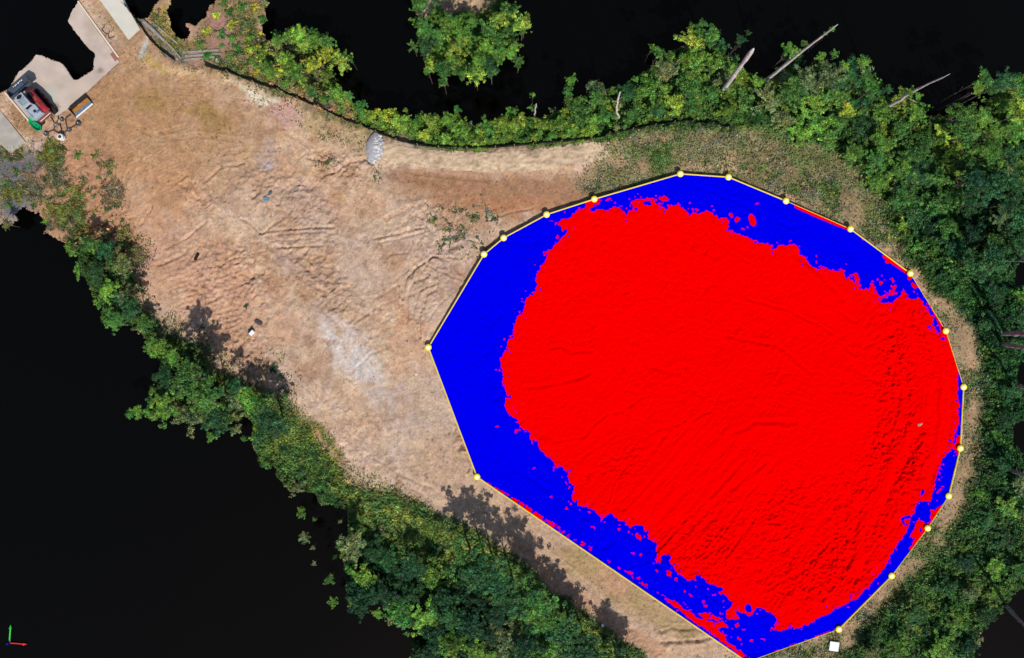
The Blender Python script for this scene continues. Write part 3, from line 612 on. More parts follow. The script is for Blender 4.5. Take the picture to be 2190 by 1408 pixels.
for p, wd in TERR:
    d = dseg(WXb * 0.3 + BX * 0.7, WYb * 0.3 + BY * 0.7, p)
    rg *= 1 - 0.92 * np.exp(-(d / wd) ** 2)
    zb += 0.03 * np.exp(-(d / wd) ** 2) - 0.05 * np.exp(-((d - 1.7 * wd) / (wd * .5)) ** 2)
zb += (rg + 0.06) * (0.13 * fbm(BX, BY, 5.2, 2, 68, 0.9) + 0.065 * fbm(BX, BY, 9, 3, 78, 0.8) + 0.06 * fbm(BX, BY, 30, 4, 79, 0.6)) + 0.008 * fbm(BX, BY, 5, 2, 70)
zb -= 0.06 * sm(0.55, 0.8, fbm(BX, BY, 16, 2, 69, 0.7))
CREASE = [[(1185, 945), (1245, 936), (1270, 908), (1298, 884)], [(1230, 992), (1270, 962), (1312, 932)], [(1325, 1040), (1350, 1020), (1395, 965), (1420, 935)], [(1300, 1075), (1310, 1040), (1345, 985), (1370, 965)],
          [(1425, 600), (1440, 635), (1445, 670)], [(1415, 540), (1420, 570)], [(1430, 520), (1440, 545)], [(1850, 742), (1900, 720), (1925, 700), (1945, 660)], [(1857, 640), (1862, 680), (1850, 700)], [(1790, 665), (1830, 690)],
          [(1180, 745), (1200, 740), (1225, 752), (1260, 748)], [(1700, 540), (1760, 590), (1800, 640)], [(1500, 490), (1560, 540), (1600, 560)], [(1380, 1205), (1450, 1130), (1530, 1050), (1590, 985)], [(1395, 1215), (1470, 1135), (1560, 1050), (1640, 985)],
          [(1500, 1200), (1560, 1120), (1620, 1030)], [(1540, 1210), (1600, 1130), (1650, 1060)], [(1560, 930), (1620, 900), (1700, 905)], [(1480, 900), (1520, 880), (1540, 840)], [(1640, 1260), (1720, 1220), (1780, 1150)], [(1620, 1240), (1690, 1200)],
          [(1800, 1240), (1850, 1150), (1870, 1060)], [(1820, 1260), (1880, 1150), (1905, 1040)], [(1760, 1280), (1820, 1200), (1830, 1120)], [(1860, 700), (1910, 790), (1905, 860)], [(1120, 830), (1200, 820), (1260, 800)], [(1140, 890), (1150, 930), (1190, 945)],
          [(1600, 640), (1680, 660), (1760, 700), (1830, 760)], [(1560, 720), (1660, 740), (1740, 800)], [(1380, 780), (1460, 800), (1500, 850)], [(985, 720), (1005, 800), (1030, 870), (1060, 930)], [(960, 780), (985, 850), (1010, 930)], [(1010, 690), (1050, 770), (1040, 850)],
          [(1060, 660), (1090, 690), (1085, 720)], [(1100, 1000), (1180, 1050), (1260, 1110)], [(1060, 960), (1130, 1020), (1200, 1070)], [(1080, 520), (1125, 520), (1130, 535)], [(1500, 400), (1600, 440), (1700, 490)], [(1440, 1230), (1500, 1265), (1540, 1290)]]
for i, p in enumerate(CREASE):
    d = dseg(XJ, YJ, p, False, 30); wd = 2.6 + (i % 3) * 0.9
    am = 0.065 * (0.25 + 0.75 * sm(-0.35, 0.35, fbm(BX, BY, 26, 3, 80 + i % 7)))
    zb += -am * np.exp(-(d / wd) ** 2) + am * 0.4 * np.exp(-((d - 2.2 * wd) / wd) ** 2)
ca_, sa_ = math.cos(R(-48)), math.sin(R(-48))           # dozer scrapes running up to the right, and curved ones at the east side
al = BX * ca_ + BY * sa_; ac = -BX * sa_ + BY * ca_
scr = fbm(al * .10 + fbm(BX, BY, 60, 3, 113) * 6, ac, 9, 3, 114, .7)
zb += 0.055 * scr * np.clip(blob(1420, 1060, 260, 130, -30, X=WXb, Y=WYb) + blob(1680, 1160, 160, 160, 0, X=WXb, Y=WYb) * .8 + .12, 0, 1)
rr2 = np.hypot((BX - 1500), (BY - 860) * 1.05) + fbm(BX, BY, 90, 3, 115) * 14; tt2 = np.arctan2(BY - 860, BX - 1500) * 40
zb += 0.075 * fbm(tt2 * .25, rr2, 13, 3, 116, .7) * sm(330, 400, rr2) * sm(1750, 1860, BX)
for sc_, sd_ in ((95, 108), (60, 109), (38, 118)):
    rd = np.abs(fbm(BX, BY, sc_, 4, sd_, .55))
    zb -= 0.05 * (1 - sm(0.004, 0.026, rd)) * sm(-.1, .35, fbm(BX, BY, 80, 3, sd_ + 3))
zb += 0.06 * np.exp(-(np.hypot(BX - 1940, BY - 905) / 22) ** 2)
ZTOP = ZB + zb
def ztop(px, py):
    return float(ZTOP[min(max(int(round((py - 362) / CS)), 0), ZTOP.shape[0] - 1), min(max(int(round((px - 905) / CS)), 0), ZTOP.shape[1] - 1)])
survey = thing('cut_fill_map', 'large red and blue cut and fill survey surface covering the mound', 'survey map', at(1480, 880, 0))
def cells(name, mask, m):
    ny, nx = BX.shape
    idx = np.arange(ny * nx).reshape(ny, nx)
    q = np.stack([idx[1:, :-1], idx[1:, 1:], idx[:-1, 1:], idx[:-1, :-1]], -1)[mask]
    used = np.unique(q); remap = -np.ones(ny * nx, int); remap[used] = np.arange(len(used))
    kk = (H - ZTOP) / H / PXM
    V = np.stack([(BX - CX) * kk, (CY - BY) * kk, ZTOP], -1).reshape(-1, 3)[used] - np.array(survey.location)
    return link(name, npmesh(name, V, remap[q], m, False), survey)
m_red = mat('fill_red', (0.80, 0.0, 0.0), 1.0, 0.0); m_blue = mat('cut_blue', (0.0, 0.0, 0.72), 1.0, 0.0)
cells('fill_area', inB & isred, m_red)['label'] = 'bright red fill area in the middle of the surface'
cells('cut_area', inB & ~isred, m_blue)['label'] = 'deep blue cut area round the edge of the surface'
sk = MB()
for i in range(len(BND)):
    a = BND[i]; b = BND[(i + 1) % len(BND)]
    n = 8
    for k in range(n):
        p0 = (a[0] + (b[0] - a[0]) * k / n, a[1] + (b[1] - a[1]) * k / n); p1 = (a[0] + (b[0] - a[0]) * (k + 1) / n, a[1] + (b[1] - a[1]) * (k + 1) / n)
        A = at(*p0, ZB - 0.05) - survey.location; B = at(*p1, ZB - 0.05) - survey.location
        sk.add([(A.x, A.y, -0.3), (B.x, B.y, -0.3), tuple(B), tuple(A)], [(0, 1, 2, 3)])
sk.build('side_skirt', mat('dark_soil', (0.06, 0.05, 0.035), 0.95, 0.1), survey)

# boundary line and its markers
m_yel = mat('line_yellow', (0.85, 0.62, 0.09), 0.8, 0.1); m_mk = mat('marker_yellow', (0.92, 0.74, 0.02), 0.8, 0.1); m_mkc = mat('marker_pale', (0.93, 0.90, 0.58), 0.8, 0.1)
line = thing('boundary_line', 'thin yellow outline running round the red and blue surface', 'line', at(1480, 880, 0))
THIN = {2, 4, 5, 8, 9, 11}
for i in range(len(BND)):
    a = BND[i]; b = BND[(i + 1) % len(BND)]
    L = math.hypot(b[0] - a[0], b[1] - a[1]); n = max(2, int(L / 14)); pts = []
    for k in range(n + 1):
        x = a[0] + (b[0] - a[0]) * k / n; y = a[1] + (b[1] - a[1]) * k / n
        hz = ztop(x, y) + 0.02 + (0.02 * math.sin(k * 2.1 + i))
        pts.append(at(x, y, max(hz, ZB - 0.03)) - line.location)
    o = MB(); o.tube(pts, 0.022 if i in THIN else 0.052, 6); o.build('line_segment', m_yel, line)
MKL = ['at the topmost corner beside green grass', 'at the top corner next to the pale bare patch', 'on the upper right edge where the blue band narrows the grass', 'on the upper right edge with a red streak to its left',
       'on the right where red meets the tan bank', 'on the right edge beside the shaded tan bank, on red', 'at the rightmost point of the outline', 'on the right edge just below the rightmost one, amid red',
       'on the lower right edge above the speckled blue patch', 'on the lower right edge inside the small red patch', 'on the lower right edge where the blue band meets the earth bank', 'near the white square panel at the bottom',
       'at the bottom tip of the outline, cut by the picture edge', 'at the lower left corner beside the haul track', 'at the leftmost corner, on bare soil', 'at the top of the long straight left side',
       'on the upper left edge above its close neighbour', 'on the upper left edge below the brown slope', 'on the top edge touching a red spot, beside brown slope']
rim = MB(); rim.lathe([(0.20, -0.04), (0.245, -0.02), (0.25, 0.02), (0.225, 0.05), (0.13, 0.055)], 24)
cen = MB(); cen.lathe([(0.165, 0.02), (0.16, 0.060), (0.12, 0.068), (0.03, 0.070)], 20)
rim_me = rim.mesh('rim', m_mk, True); cen_me = cen.mesh('centre', m_mkc, True)
for i, (x, y) in enumerate(BND):
    t = thing('boundary_marker', 'round yellow marker ' + MKL[i], 'marker', at(x, y, ZB + zb[min(int((y - 362) / CS), zb.shape[0] - 1), int((x - 905) / CS)] + 0.12), 0, 'yellow markers on the survey outline')
    link('rim', rim_me, t); link('centre', cen_me, t)

# grey stone left poking through the red surface
m_stone = mat('grey_stone', (0.34, 0.27, 0.23), 0.9, 0.2, noise=0.3, nscale=9)
def rock_mesh(name, m, seed, flat=0.7):
    r = random.Random(seed); import bmesh
    bm = bmesh.new(); bmesh.ops.create_icosphere(bm, subdivisions=1, radius=1)
    for v in bm.verts:
        v.co *= r.uniform(0.72, 1.12); v.co.z *= flat
    me = bpy.data.meshes.new(name); bm.to_mesh(me); bm.free(); me.materials.append(m); return me
st = link('stone', rock_mesh('stone', m_stone, 3), None, at(1967, 908, ZB + 0.06), 0.4, (0.24, 0.17, 0.14))
tag(st, 'small grey stone poking through the red surface near its right edge', 'stone')

# ------------------------------------------------------------------ straw blanket, silt fence, rocks
st_poly = [(812, 312), (830, 306), (900, 322), (960, 327), (1050, 328), (1140, 322), (1220, 312), (1280, 306), (1296, 318), (1300, 338), (1240, 352), (1150, 364), (1060, 369), (980, 366), (900, 354), (830, 349), (815, 338)]
sx0, sy0 = 800, 296
SXg, SYg = np.meshgrid(np.arange(sx0, 1310, 2.5), np.arange(sy0, 380, 2.5))
def zt_arr(px, py):
    j = np.clip(np.rint((px + 12) / STEP).astype(int), 0, z.shape[1] - 1); i = np.clip(np.rint((py + 12) / STEP).astype(int), 0, z.shape[0] - 1)
    return z[i, j]
ZS = zt_arr(SXg, SYg) + 0.035 + 0.05 * fbm(SXg, SYg * 2.5, 12, 3, 91, .8)
ca = SXg[:-1, :-1] + 1.25; cb = SYg[:-1, :-1] + 1.25
kp = inpoly(ca + fbm(ca, cb, 10, 3, 92) * 4, cb + fbm(ca, cb, 10, 3, 93) * 4, st_poly)
ny, nx = SXg.shape; idx = np.arange(ny * nx).reshape(ny, nx)
q = np.stack([idx[1:, :-1], idx[1:, 1:], idx[:-1, 1:], idx[:-1, :-1]], -1)[kp]
used = np.unique(q); rm = -np.ones(ny * nx, int); rm[used] = np.arange(len(used))
fib = fbm(SXg, SYg * 4.0, 22, 4, 94); fl = fbm(SXg, SYg, 30, 3, 95)
scol = lin(206, 180, 152)[None, None] * KA * (1 + 0.42 * fib + 0.12 * fl + 0.35 * fbm(SXg, SYg * 1.6, 6, 2, 98, .8))[..., None]
gm = (sm(0.25, 0.6, fbm(SXg, SYg, 9, 3, 96)) * 0.6)[..., None]; scol = scol * (1 - gm) + lin(150, 128, 88) * KA * gm
V = np.stack([(SXg - CX) / PXM, (CY - SYg) / PXM, ZS], -1).reshape(-1, 3)[used]
sb = link('straw_blanket', npmesh('straw_blanket', V, rm[q], mat('straw', (0.6, 0.5, 0.35), 0.95, 0.1, attr='col', noise=0.15, nscale=20, bump=0.5, bscale=30), True, np.clip(scol, 0.02, .9).reshape(-1, 3)[used]))
tag(sb, 'pale straw erosion blanket rolled out below the black silt fence', 'erosion blanket')

m_fab = mat('black_fabric', (0.012, 0.012, 0.013), 0.85, 0.2, noise=0.3, nscale=6); m_wood = mat('stake_wood', (0.25, 0.18, 0.11), 0.9, 0.2, noise=0.25, nscale=10)
def fence(path, label, h=0.62):
    t = thing('silt_fence', label, 'fence', at(*path[0]))
    pts = []
    for i in range(len(path) - 1):
        a = path[i]; b = path[i + 1]; L = math.hypot(b[0] - a[0], b[1] - a[1]); n = max(1, int(round(L / 42)))
        for k in range(n): pts.append((a[0] + (b[0] - a[0]) * k / n, a[1] + (b[1] - a[1]) * k / n))
    pts.append(path[-1])
    for i in range(len(pts) - 1):
        b = MB(); n = 6; vs = []; fs = []
        p = pts[i]; q_ = pts[i + 1]
        dx, dy = q_[0] - p[0], q_[1] - p[1]; L = math.hypot(dx, dy); nx_, ny_ = -dy / L, dx / L
        for k in range(n + 1):
            u = k / n; sag = math.sin(u * math.pi)
            bx_ = p[0] + dx * u; by_ = p[1] + dy * u
            for zz, off in ((-0.05, 0.0), (0.2, sag * random.uniform(-2, 3)), (h - 0.12 * sag - random.uniform(0, .06), sag * random.uniform(-1, 2))):
                w0 = at(bx_ + nx_ * off, by_ + ny_ * off) - t.location; vs.append((w0.x, w0.y, zz + zt(bx_, by_)))
        for k in range(n):
            for r_ in range(2):
                o = k * 3 + r_; fs.append((o, o + 3, o + 4, o + 1))
        b.add(vs, fs); b.build('fabric_panel', m_fab, t)
        w0 = at(*p) - t.location; s_ = MB(); s_.box((w0.x, w0.y, zt(*p) + 0.32), (0.05, 0.05, 0.85), random.random()); s_.build('stake', m_wood, t)
    return t
fence([(268, 12), (285, 32), (306, 62), (328, 92), (348, 112), (376, 132)], 'black silt fence beside the white walkway at upper left')
fence([(440, 142), (490, 156), (545, 178), (600, 196), (640, 213), (690, 236), (735, 257), (775, 270), (806, 284), (850, 303), (895, 314), (940, 319), (1000, 321), (1060, 319), (1140, 312), (1200, 307), (1262, 302)],
      'long black silt fence between the bare yard and the green shrubs')
fence([(1268, 303), (1300, 292), (1350, 282), (1400, 270), (1440, 264), (1480, 262), (1520, 269), (1562, 276)], 'sagging black silt fence half hidden in grass below the tall snags')

m_rock = [mat('white_rock_%d' % i, c, 0.9, 0.2, noise=0.1, nscale=5) for i, c in enumerate([(0.50, 0.49, 0.51), (0.62, 0.60, 0.60), (0.36, 0.35, 0.39)])]
rp = thing('rock_pile', 'heap of white and grey rocks at the left end of the straw blanket', 'rock pile', at(803, 318))
rock_me = [rock_mesh('rock', m_rock[i % 3], 20 + i) for i in range(6)]
PILE = [(803, 285), (815, 292), (822, 305), (822, 322), (812, 340), (798, 351), (788, 345), (784, 325), (786, 305), (795, 292)]
gb = MB(); prev = None
for k, (f_, zz) in enumerate(((1.05, -.05), (1.0, .05), (.75, .17), (.45, .25), (.15, .28))):
    ring = [at(803 + (x - 803) * f_, 318 + (y - 318) * f_) - rp.location for x, y in PILE]
    ring = [(p.x, p.y, zz + zt(803, 318)) for p in ring]
    gb.v += ring; n_ = len(ring)
    if k: gb.f += [((k - 1) * n_ + i, (k - 1) * n_ + (i + 1) % n_, k * n_ + (i + 1) % n_, k * n_ + i)[::-1] for i in range(n_)]
gb.f.append(tuple(4 * len(PILE) + i for i in range(len(PILE)))[::-1])
gb.build('gravel_bed', mat('pale_gravel', (.36, .345, .37), .95, .1, noise=.3, nscale=12, bump=.8, bscale=14), rp)
cnt = 0
rr = random.Random(5)
while cnt < 230:
    x = rr.uniform(780, 826); y = rr.uniform(282, 354)
    if not inpoly(np.array([x]), np.array([y]), PILE)[0]: continue
    fine = x < 800 - (y - 318) * 0.15
    s = rr.uniform(0.05, 0.10) if fine else rr.uniform(0.09, 0.17)
    p = at(x, y) - rp.location
    link('rock', rock_me[rr.randrange(6)], rp, (p.x, p.y, zt(x, y) + 0.02 + 0.22 * max(0, 1 - math.hypot((x - 803) / 22, (y - 318) / 34)) + s * 0.2), rr.random() * 6, (s, s * rr.uniform(.7, 1.1), s)); cnt += 1

# ------------------------------------------------------------------ compact loader on the pad
m_lred = mat('loader_red', (0.36, 0.02, 0.035), 0.45, 0.4, noise=0.15, nscale=4); m_lwhite = mat('loader_white', (0.33, 0.39, 0.47), 0.45, 0.4, noise=0.08, nscale=4)
m_glass = mat('cab_glass', (0.03, 0.12, 0.22), 0.08, 0.6); m_rub = mat('track_rubber', (0.014, 0.014, 0.016), 0.85, 0.2); m_slate = mat('bucket_slate', (0.055, 0.065, 0.085), 0.5, 0.4, noise=0.2, nscale=4)
m_let = mat('lettering_white', (0.8, 0.8, 0.8), 0.7, 0.2); m_hatch = mat('hatch_grey', (0.26, 0.29, 0.27), 0.5, 0.3); m_bl = mat('frame_blue', (0.06, 0.17, 0.30), 0.5, 0.4); m_brn = mat('rust_brown', (0.20, 0.07, 0.05), 0.8, 0.2, noise=0.3, nscale=8)
LO = thing('track_loader', 'white and red compact track loader with slate bucket on the concrete pad', 'loader', at(88, 231) + Vector((0, 0, 0.03)), R(131))
for s_ in (-1, 1):
    b = MB(); prof = [(-1.15, .10), (-1.0, 0), (0.85, 0), (1.1, .18), (1.12, .38), (0.85, .55), (-0.95, .55), (-1.18, .35)]
    n = len(prof); vs = [(x, s_ * .66 - .17, zz) for x, zz in prof] + [(x, s_ * .66 + .17, zz) for x, zz in prof]
    b.add(vs, [tuple(range(n)), tuple(range(2 * n - 1, n - 1, -1))] + [(i, n + i, n + (i + 1) % n, (i + 1) % n) for i in range(n)])
    tr = b.build('track', m_rub, LO)
    for k in range(13):
        l = MB(); l.box((-0.95 + k * .15, s_ * .66, .565), (.05, .35, .03)); l.build('tread_bar', m_rub, tr)
    for k in range(4):
        l = MB(); l.tube([(-0.8 + k * .5, s_ * .66 + s_ * .15, .27), (-0.8 + k * .5, s_ * .66 + s_ * .19, .27)], .14, 14); l.build('track_roller', m_lred, tr)
b = MB(); b.box((-0.05, 0, .78), (2.1, 1.0, .55), taper=.94); b.build('chassis', m_lred, LO, bevel=.04)
b = MB(); b.box((-0.66, .17, 1.16), (.95, .78, .44), taper=.9); hood = b.build('engine_hood', m_lwhite, LO, bevel=.04)
b = MB(); b.box((-0.72, .15, 1.42), (.2, .18, .03)); b.build('vent', m_rub, hood)
b = MB(); b.box((-0.88, -.02, 1.425), (.16, .26, .03)); b.build('vent', m_bl, hood)
b = MB()
for x in (-0.3, .72):
    for y in (-.10, .50): b.box((x, y, 1.42), (.09, .09, .84))
cabf = b.build('cab_frame', m_lwhite, LO)
b = MB(); b.box((.21, .20, 1.840), (1.12, .70, .09), taper=.95); roof = b.build('cab_roof', m_lwhite, LO, bevel=.03)
for x in (-.08, .16):
    b = MB(); b.box((x, .2, 1.895), (.2, .38, .02)); b.build('roof_hatch', m_hatch, roof)
b = MB(); b.lathe([(.21, 0), (.2, .02)], 20, (.55, .2, 1.886), 0.7, 1.1); b.build('skylight', m_rub, roof)
b = MB(); b.box((.33, .2, 1.890), (.05, .6, .02)); b.box((.12, .43, 1.892), (.4, .04, .02)); b.build('roof_rib', m_bl, roof)
for y in (-.115, .515):
    b = MB(); b.box((.21, y, 1.44), (.9, .02, .7)); b.build('side_window', m_glass, LO)
b = MB(); b.box((.73, .2, 1.44), (.02, .54, .7)); b.build('windshield', m_glass, LO)
for s_ in (-1, 1):
    b = MB(); b.tube([(-1.02, s_ * .6, .9), (-.95, s_ * .6, 1.38), (.1, s_ * .6, 1.25), (.95, s_ * .6, .95), (1.3, s_ * .6, .55)], [.09, .1, .09, .085, .07], 6)
    b.build('lift_arm', m_lwhite if s_ > 0 else m_lred, LO)
    b = MB(); b.tube([(.0, s_ * .52, .8), (.75, s_ * .52, .98)], .045, 8); b.build('hydraulic_cylinder', m_slate, LO)
b = MB(); b.box((-.05, -.38, 1.0), (2.0, .5, .34), taper=.9); dk = b.build('side_deck', m_lred, LO, bevel=.04)
for (x, y, d) in ((.55, -.35, (.4, .3, .12)), (.1, -.42, (.3, .24, .1)), (-.35, -.34, (.34, .2, .1))):
    b = MB(); b.box((x, y, 1.2), d); b.build('valve_block', m_brn if x < .3 else m_rub, dk, bevel=.02)
b = MB(); b.box((-1.12, 0, .75), (.2, 1.15, .55)); rb = b.build('rear_guard', m_brn, LO, bevel=.02)
b = MB(); b.box((-1.225, 0, .8), (.02, 1.0, .07)); b.build('stripe', m_let, rb)
bk = MB(); W_ = .95; pr = [(1.28, .5), (1.22, .28), (1.3, .12), (1.5, .06), (2.2, .05), (2.2, .08), (1.55, .12), (1.38, .2), (1.34, .34), (1.36, .62), (1.3, .66)]
n = len(pr); vs = [(x, -W_, zz) for x, zz in pr] + [(x, W_, zz) for x, zz in pr]
bk.add(vs, [(i, (i + 1) % n, n + (i + 1) % n, n + i) for i in range(n)])
bo = bk.build('bucket', m_slate, LO); bo.location = (.12, 0, .42); bo.rotation_euler.y = R(-4)
for s_ in (-1, 1):
    b = MB(); b.add([(x, s_ * W_ + d, zz) for d in (-.02, .02) for x, zz in ((1.28, .1), (2.18, .05), (2.15, .12), (1.38, .66), (1.28, .62))], [(0, 1, 2, 3, 4), (9, 8, 7, 6, 5)] + [(i, 5 + i, 5 + (i + 1) % 5, (i + 1) % 5) for i in range(5)])
    b.build('side_plate', m_slate, bo)
b = MB(); b.box((1.66, .1, .16), (.42, 1.0, .03)); b.build('bucket_floor', mat('bucket_blue', (.05, .085, .14), .5, .4), bo)
for k, (y, wd) in enumerate(((-.42, .10), (-.27, .07), (-.10, .11), (.08, .06), (.2, .09), (.36, .05))):
    b = MB(); b.box((2.04 + (k % 2) * .02, y, .10), (.07, wd, .012)); b.build('letter_mark', m_let, bo)
# spare bucket
m_or = mat('rust_orange', (0.42, 0.17, 0.03), 0.7, 0.3, noise=0.2, nscale=6); m_steel = mat('worn_steel', (0.15, 0.21, 0.29), 0.4, 0.5, noise=0.2, nscale=5)
SB = thing('loader_bucket', 'spare loader bucket with rusty orange inside and white cutting edge on the soil', 'bucket', at(174, 227), R(40))
def quadplate(vs, name, m):
    b = MB(); v0 = [Vector(v) for v in vs]; nrm = (v0[1] - v0[0]).cross(v0[2] - v0[0]).normalized() * .03
    b.add([tuple(v) for v in v0] + [tuple(v - nrm) for v in v0], [(0, 1, 2, 3), (7, 6, 5, 4), (0, 4, 5, 1), (1, 5, 6, 2), (2, 6, 7, 3), (3, 7, 4, 0)])
    return b.build(name, m, SB)
hw = .82
quadplate([(-hw, .18, .05), (hw, .18, .05), (hw, .30, .36), (-hw, .30, .36)], 'back_plate', mat('bucket_back', (.022, .018, .018), .8, .2))
quadplate([(-hw, -.16, .08), (hw, -.16, .08), (hw, .18, .06), (-hw, .18, .06)], 'floor_plate', m_or)
quadplate([(-hw, -.46, .14), (hw, -.46, .14), (hw, -.16, .09), (-hw, -.16, .09)], 'blade_plate', m_steel)
b = MB(); b.box((0, -.5, .15), (2 * hw, .09, .04)); b.build('cutting_edge', m_let, SB)
for s_ in (-1, 1):
    b = MB(); b.add([(s_ * hw + d, y, zz) for d in (-.02, .02) for y, zz in ((-.5, .05), (-.5, .16), (.30, .37), (.2, .05))], [(0, 1, 2, 3), (7, 6, 5, 4), (0, 4, 5, 1), (1, 5, 6, 2), (2, 6, 7, 3), (3, 7, 4, 0)])
    b.build('end_plate', mat('bucket_back', (0, 0, 0)), SB)
# jointed implement with hexagonal pads
m_arm = mat('dark_iron', (0.045, 0.04, 0.035), 0.6, 0.4); m_pad = mat('pad_black', (0.03, 0.034, 0.05), 0.5, 0.4); m_padb = mat('pad_brown', (0.17, 0.13, 0.10), 0.7, 0.3, noise=.3, nscale=9)
IM = thing('disc_implement', 'spidery dark iron implement with round pads lying below the loader', 'implement', at(137, 272))
def loc_(p, zz=0.12): v = at(*p) - IM.location; return Vector((v.x, v.y, zz))
for p, r_, m_ in (((169, 264), .24, m_pad), ((100, 286), .22, m_pad), ((134, 256), .19, m_pad), ((150, 278), .18, m_pad), ((121, 268), .22, m_padb), ((137, 287), .17, m_padb), ((115, 245), .15, m_padb)):
    c = loc_(p, 0.03); b = MB(); b.lathe([(r_ * .9, 0), (r_, .03), (r_ * .93, .10), (r_ * .5, .14)], 6 if m_ is m_pad else 12, c); dsc = b.build('disc', m_, IM)
    b = MB(); b.lathe([(r_ * .28, .10), (r_ * .2, .2)], 10, c); b.build('hub', mat('hub_grey', (.4, .42, .46), .4, .5), dsc)
for pl in ([(100, 286), (117, 280), (121, 268)], [(117, 280), (129, 287), (137, 287), (143, 283), (150, 278), (165, 269), (169, 264)], [(111, 252), (118, 263)], [(126, 250), (128, 257), (123, 263)], [(142, 255), (144, 266), (146, 277)], [(153, 248), (142, 255)], [(129, 265), (135, 280)], [(115, 245), (111, 252)]):
    b = MB(); b.tube([loc_(p, .14 + .05 * (i % 2)) for i, p in enumerate(pl)], .035, 6); b.build('arm', m_arm, IM)
# drum, tub and small litter
D_ = thing('drum', 'white drum with a dark open top beside the iron implement', 'drum', at(136, 296))
b = MB(); b.lathe([(.22, 0), (.24, .03), (.23, .2), (.245, .22), (.23, .24), (.24, .5), (.245, .53), (.19, .54)], 20); b.build('drum_body', mat('drum_white', (.72, .70, .66), .6, .3, noise=.1, nscale=5), D_, True)
b = MB(); b.lathe([(.13, .545), (.12, .56), (.06, .565)], 16); b.build('drum_opening', m_pad, D_)
T_ = thing('oval_tub', 'bright green oval tub at the end of the curb below the loader', 'tub', at(79, 267), R(-50))
m_gr = mat('tub_green', (0.0, 0.33, 0.13), 0.5, 0.3, noise=.12, nscale=5)
b = MB(); b.lathe([(.5, 0), (.56, .02), (.62, .26), (.65, .27), (.64, .3), (.58, .28), (.52, .08), (.2, .07)], 28, (0, 0, 0), 1, .52); b.build('tub_shell', m_gr, T_, True)
for x, y in ((.3, .02), (-.2, .1), (-.32, -.08), (.05, -.05)):
    b = MB(); b.lathe([(.05, .0), (.045, .03)], 10, (x, y, .075)); b.build('dark_hole', mat('hole_dark', (.01, .06, .03), .6, .3), T_)  # dark discs standing in for small holes, their shade as colour
b = MB(); b.box((0, 0, .16), (.42, .26, .32), taper=.96); BX_ = thing('cooler', 'white box lying on bare soil at left, shaded on one side', 'box', at(540, 712) + Vector((0, 0, zt(540, 712))), R(48)); b.build('box_body', m_let, BX_, bevel=.02)
b = MB(); b.box((.05, .2, .13), (.46, .14, .26)); b.build('box_shadow', m_rub, BX_, bevel=.02)  # black block standing in for the shadow beside the box
def crumple(name, c, rx, ry, m, label, cat, seed, hz=.1):
    n = 9; vs = []; fs = []
    rn = random.Random(seed)
    for i in range(n):
        for j in range(n):
            u = i / (n - 1) * 2 - 1; v = j / (n - 1) * 2 - 1
            k = 1 - .25 * rn.random()
            vs.append((u * rx * math.sqrt(1 - v * v / 2) * k, v * ry * math.sqrt(1 - u * u / 2) * k, hz * rn.random() + .02))
    for i in range(n - 1):
        for j in range(n - 1): o = i * n + j; fs.append((o, o + n, o + n + 1, o + 1))
    b = MB(); b.add(vs, fs); o = b.build(name, m); o.location = at(*c) + Vector((0, 0, zt(*c) + .02)); o.rotation_euler.z = rn.random() * 3
    sol = o.modifiers.new('thick', 'SOLIDIFY'); sol.thickness = .008
    return tag(o, label, cat)
crumple('tarp_scrap', (570, 426), .28, .2, mat('tarp_blue', (.12, .26, .36), .5, .4), 'crumpled pale blue tarp scrap on bare soil, the larger of two', 'tarp', 4)
crumple('tarp_scrap', (579, 414), .2, .12, mat('tarp_teal', (.1, .17, .17), .5, .4), 'small dark teal tarp scrap on bare soil, above the blue one', 'tarp', 5)
crumple('cloth', (554, 690), .36, .17, mat('cloth_purple', (.10, .07, .09), .9, .1), 'dark purple rag on the soil just above the white box', 'cloth', 6, .06)
b = MB(); b.box((0, 0, .06), (.56, .15, .2)); o = b.build('slit_shade', m_rub); o.location = at(421, 550) + Vector((0, 0, zt(421, 550))); o.rotation_euler.z = R(62); tag(o, 'short black block in place of a shaded slit in the bare soil at left', 'slit_shade')  # black block standing in for the shade of a narrow hole
b = MB(); b.box((0, 0, 0), (.70, .70, .03)); tp = thing('target_panel', 'white square survey target at the bottom right of the red and blue surface', 'target', at(1784, 1383, .25), R(-8)); b.build('panel', mat('panel_white', (.82, .83, .85), .6, .2, noise=.05, nscale=6), tp)
b = MB()
b.tube([(0, 0, -.35), (0, 0, -.015)], .03, 6); b.build('stake', m_wood, tp)
b = MB(); b.lathe([(.09, 0), (.11, .2), (.1, .21)], 12); o = b.build('pail', m_let, smooth=True); o.location = at(1288, 1336) + Vector((0, 0, zt(1288, 1336))); tag(o, 'tiny white pail on the shaded haul track near the bottom', 'pail')
m_plank = mat('grey_plank', (.30, .27, .25), .9, .2, noise=.25, nscale=6)
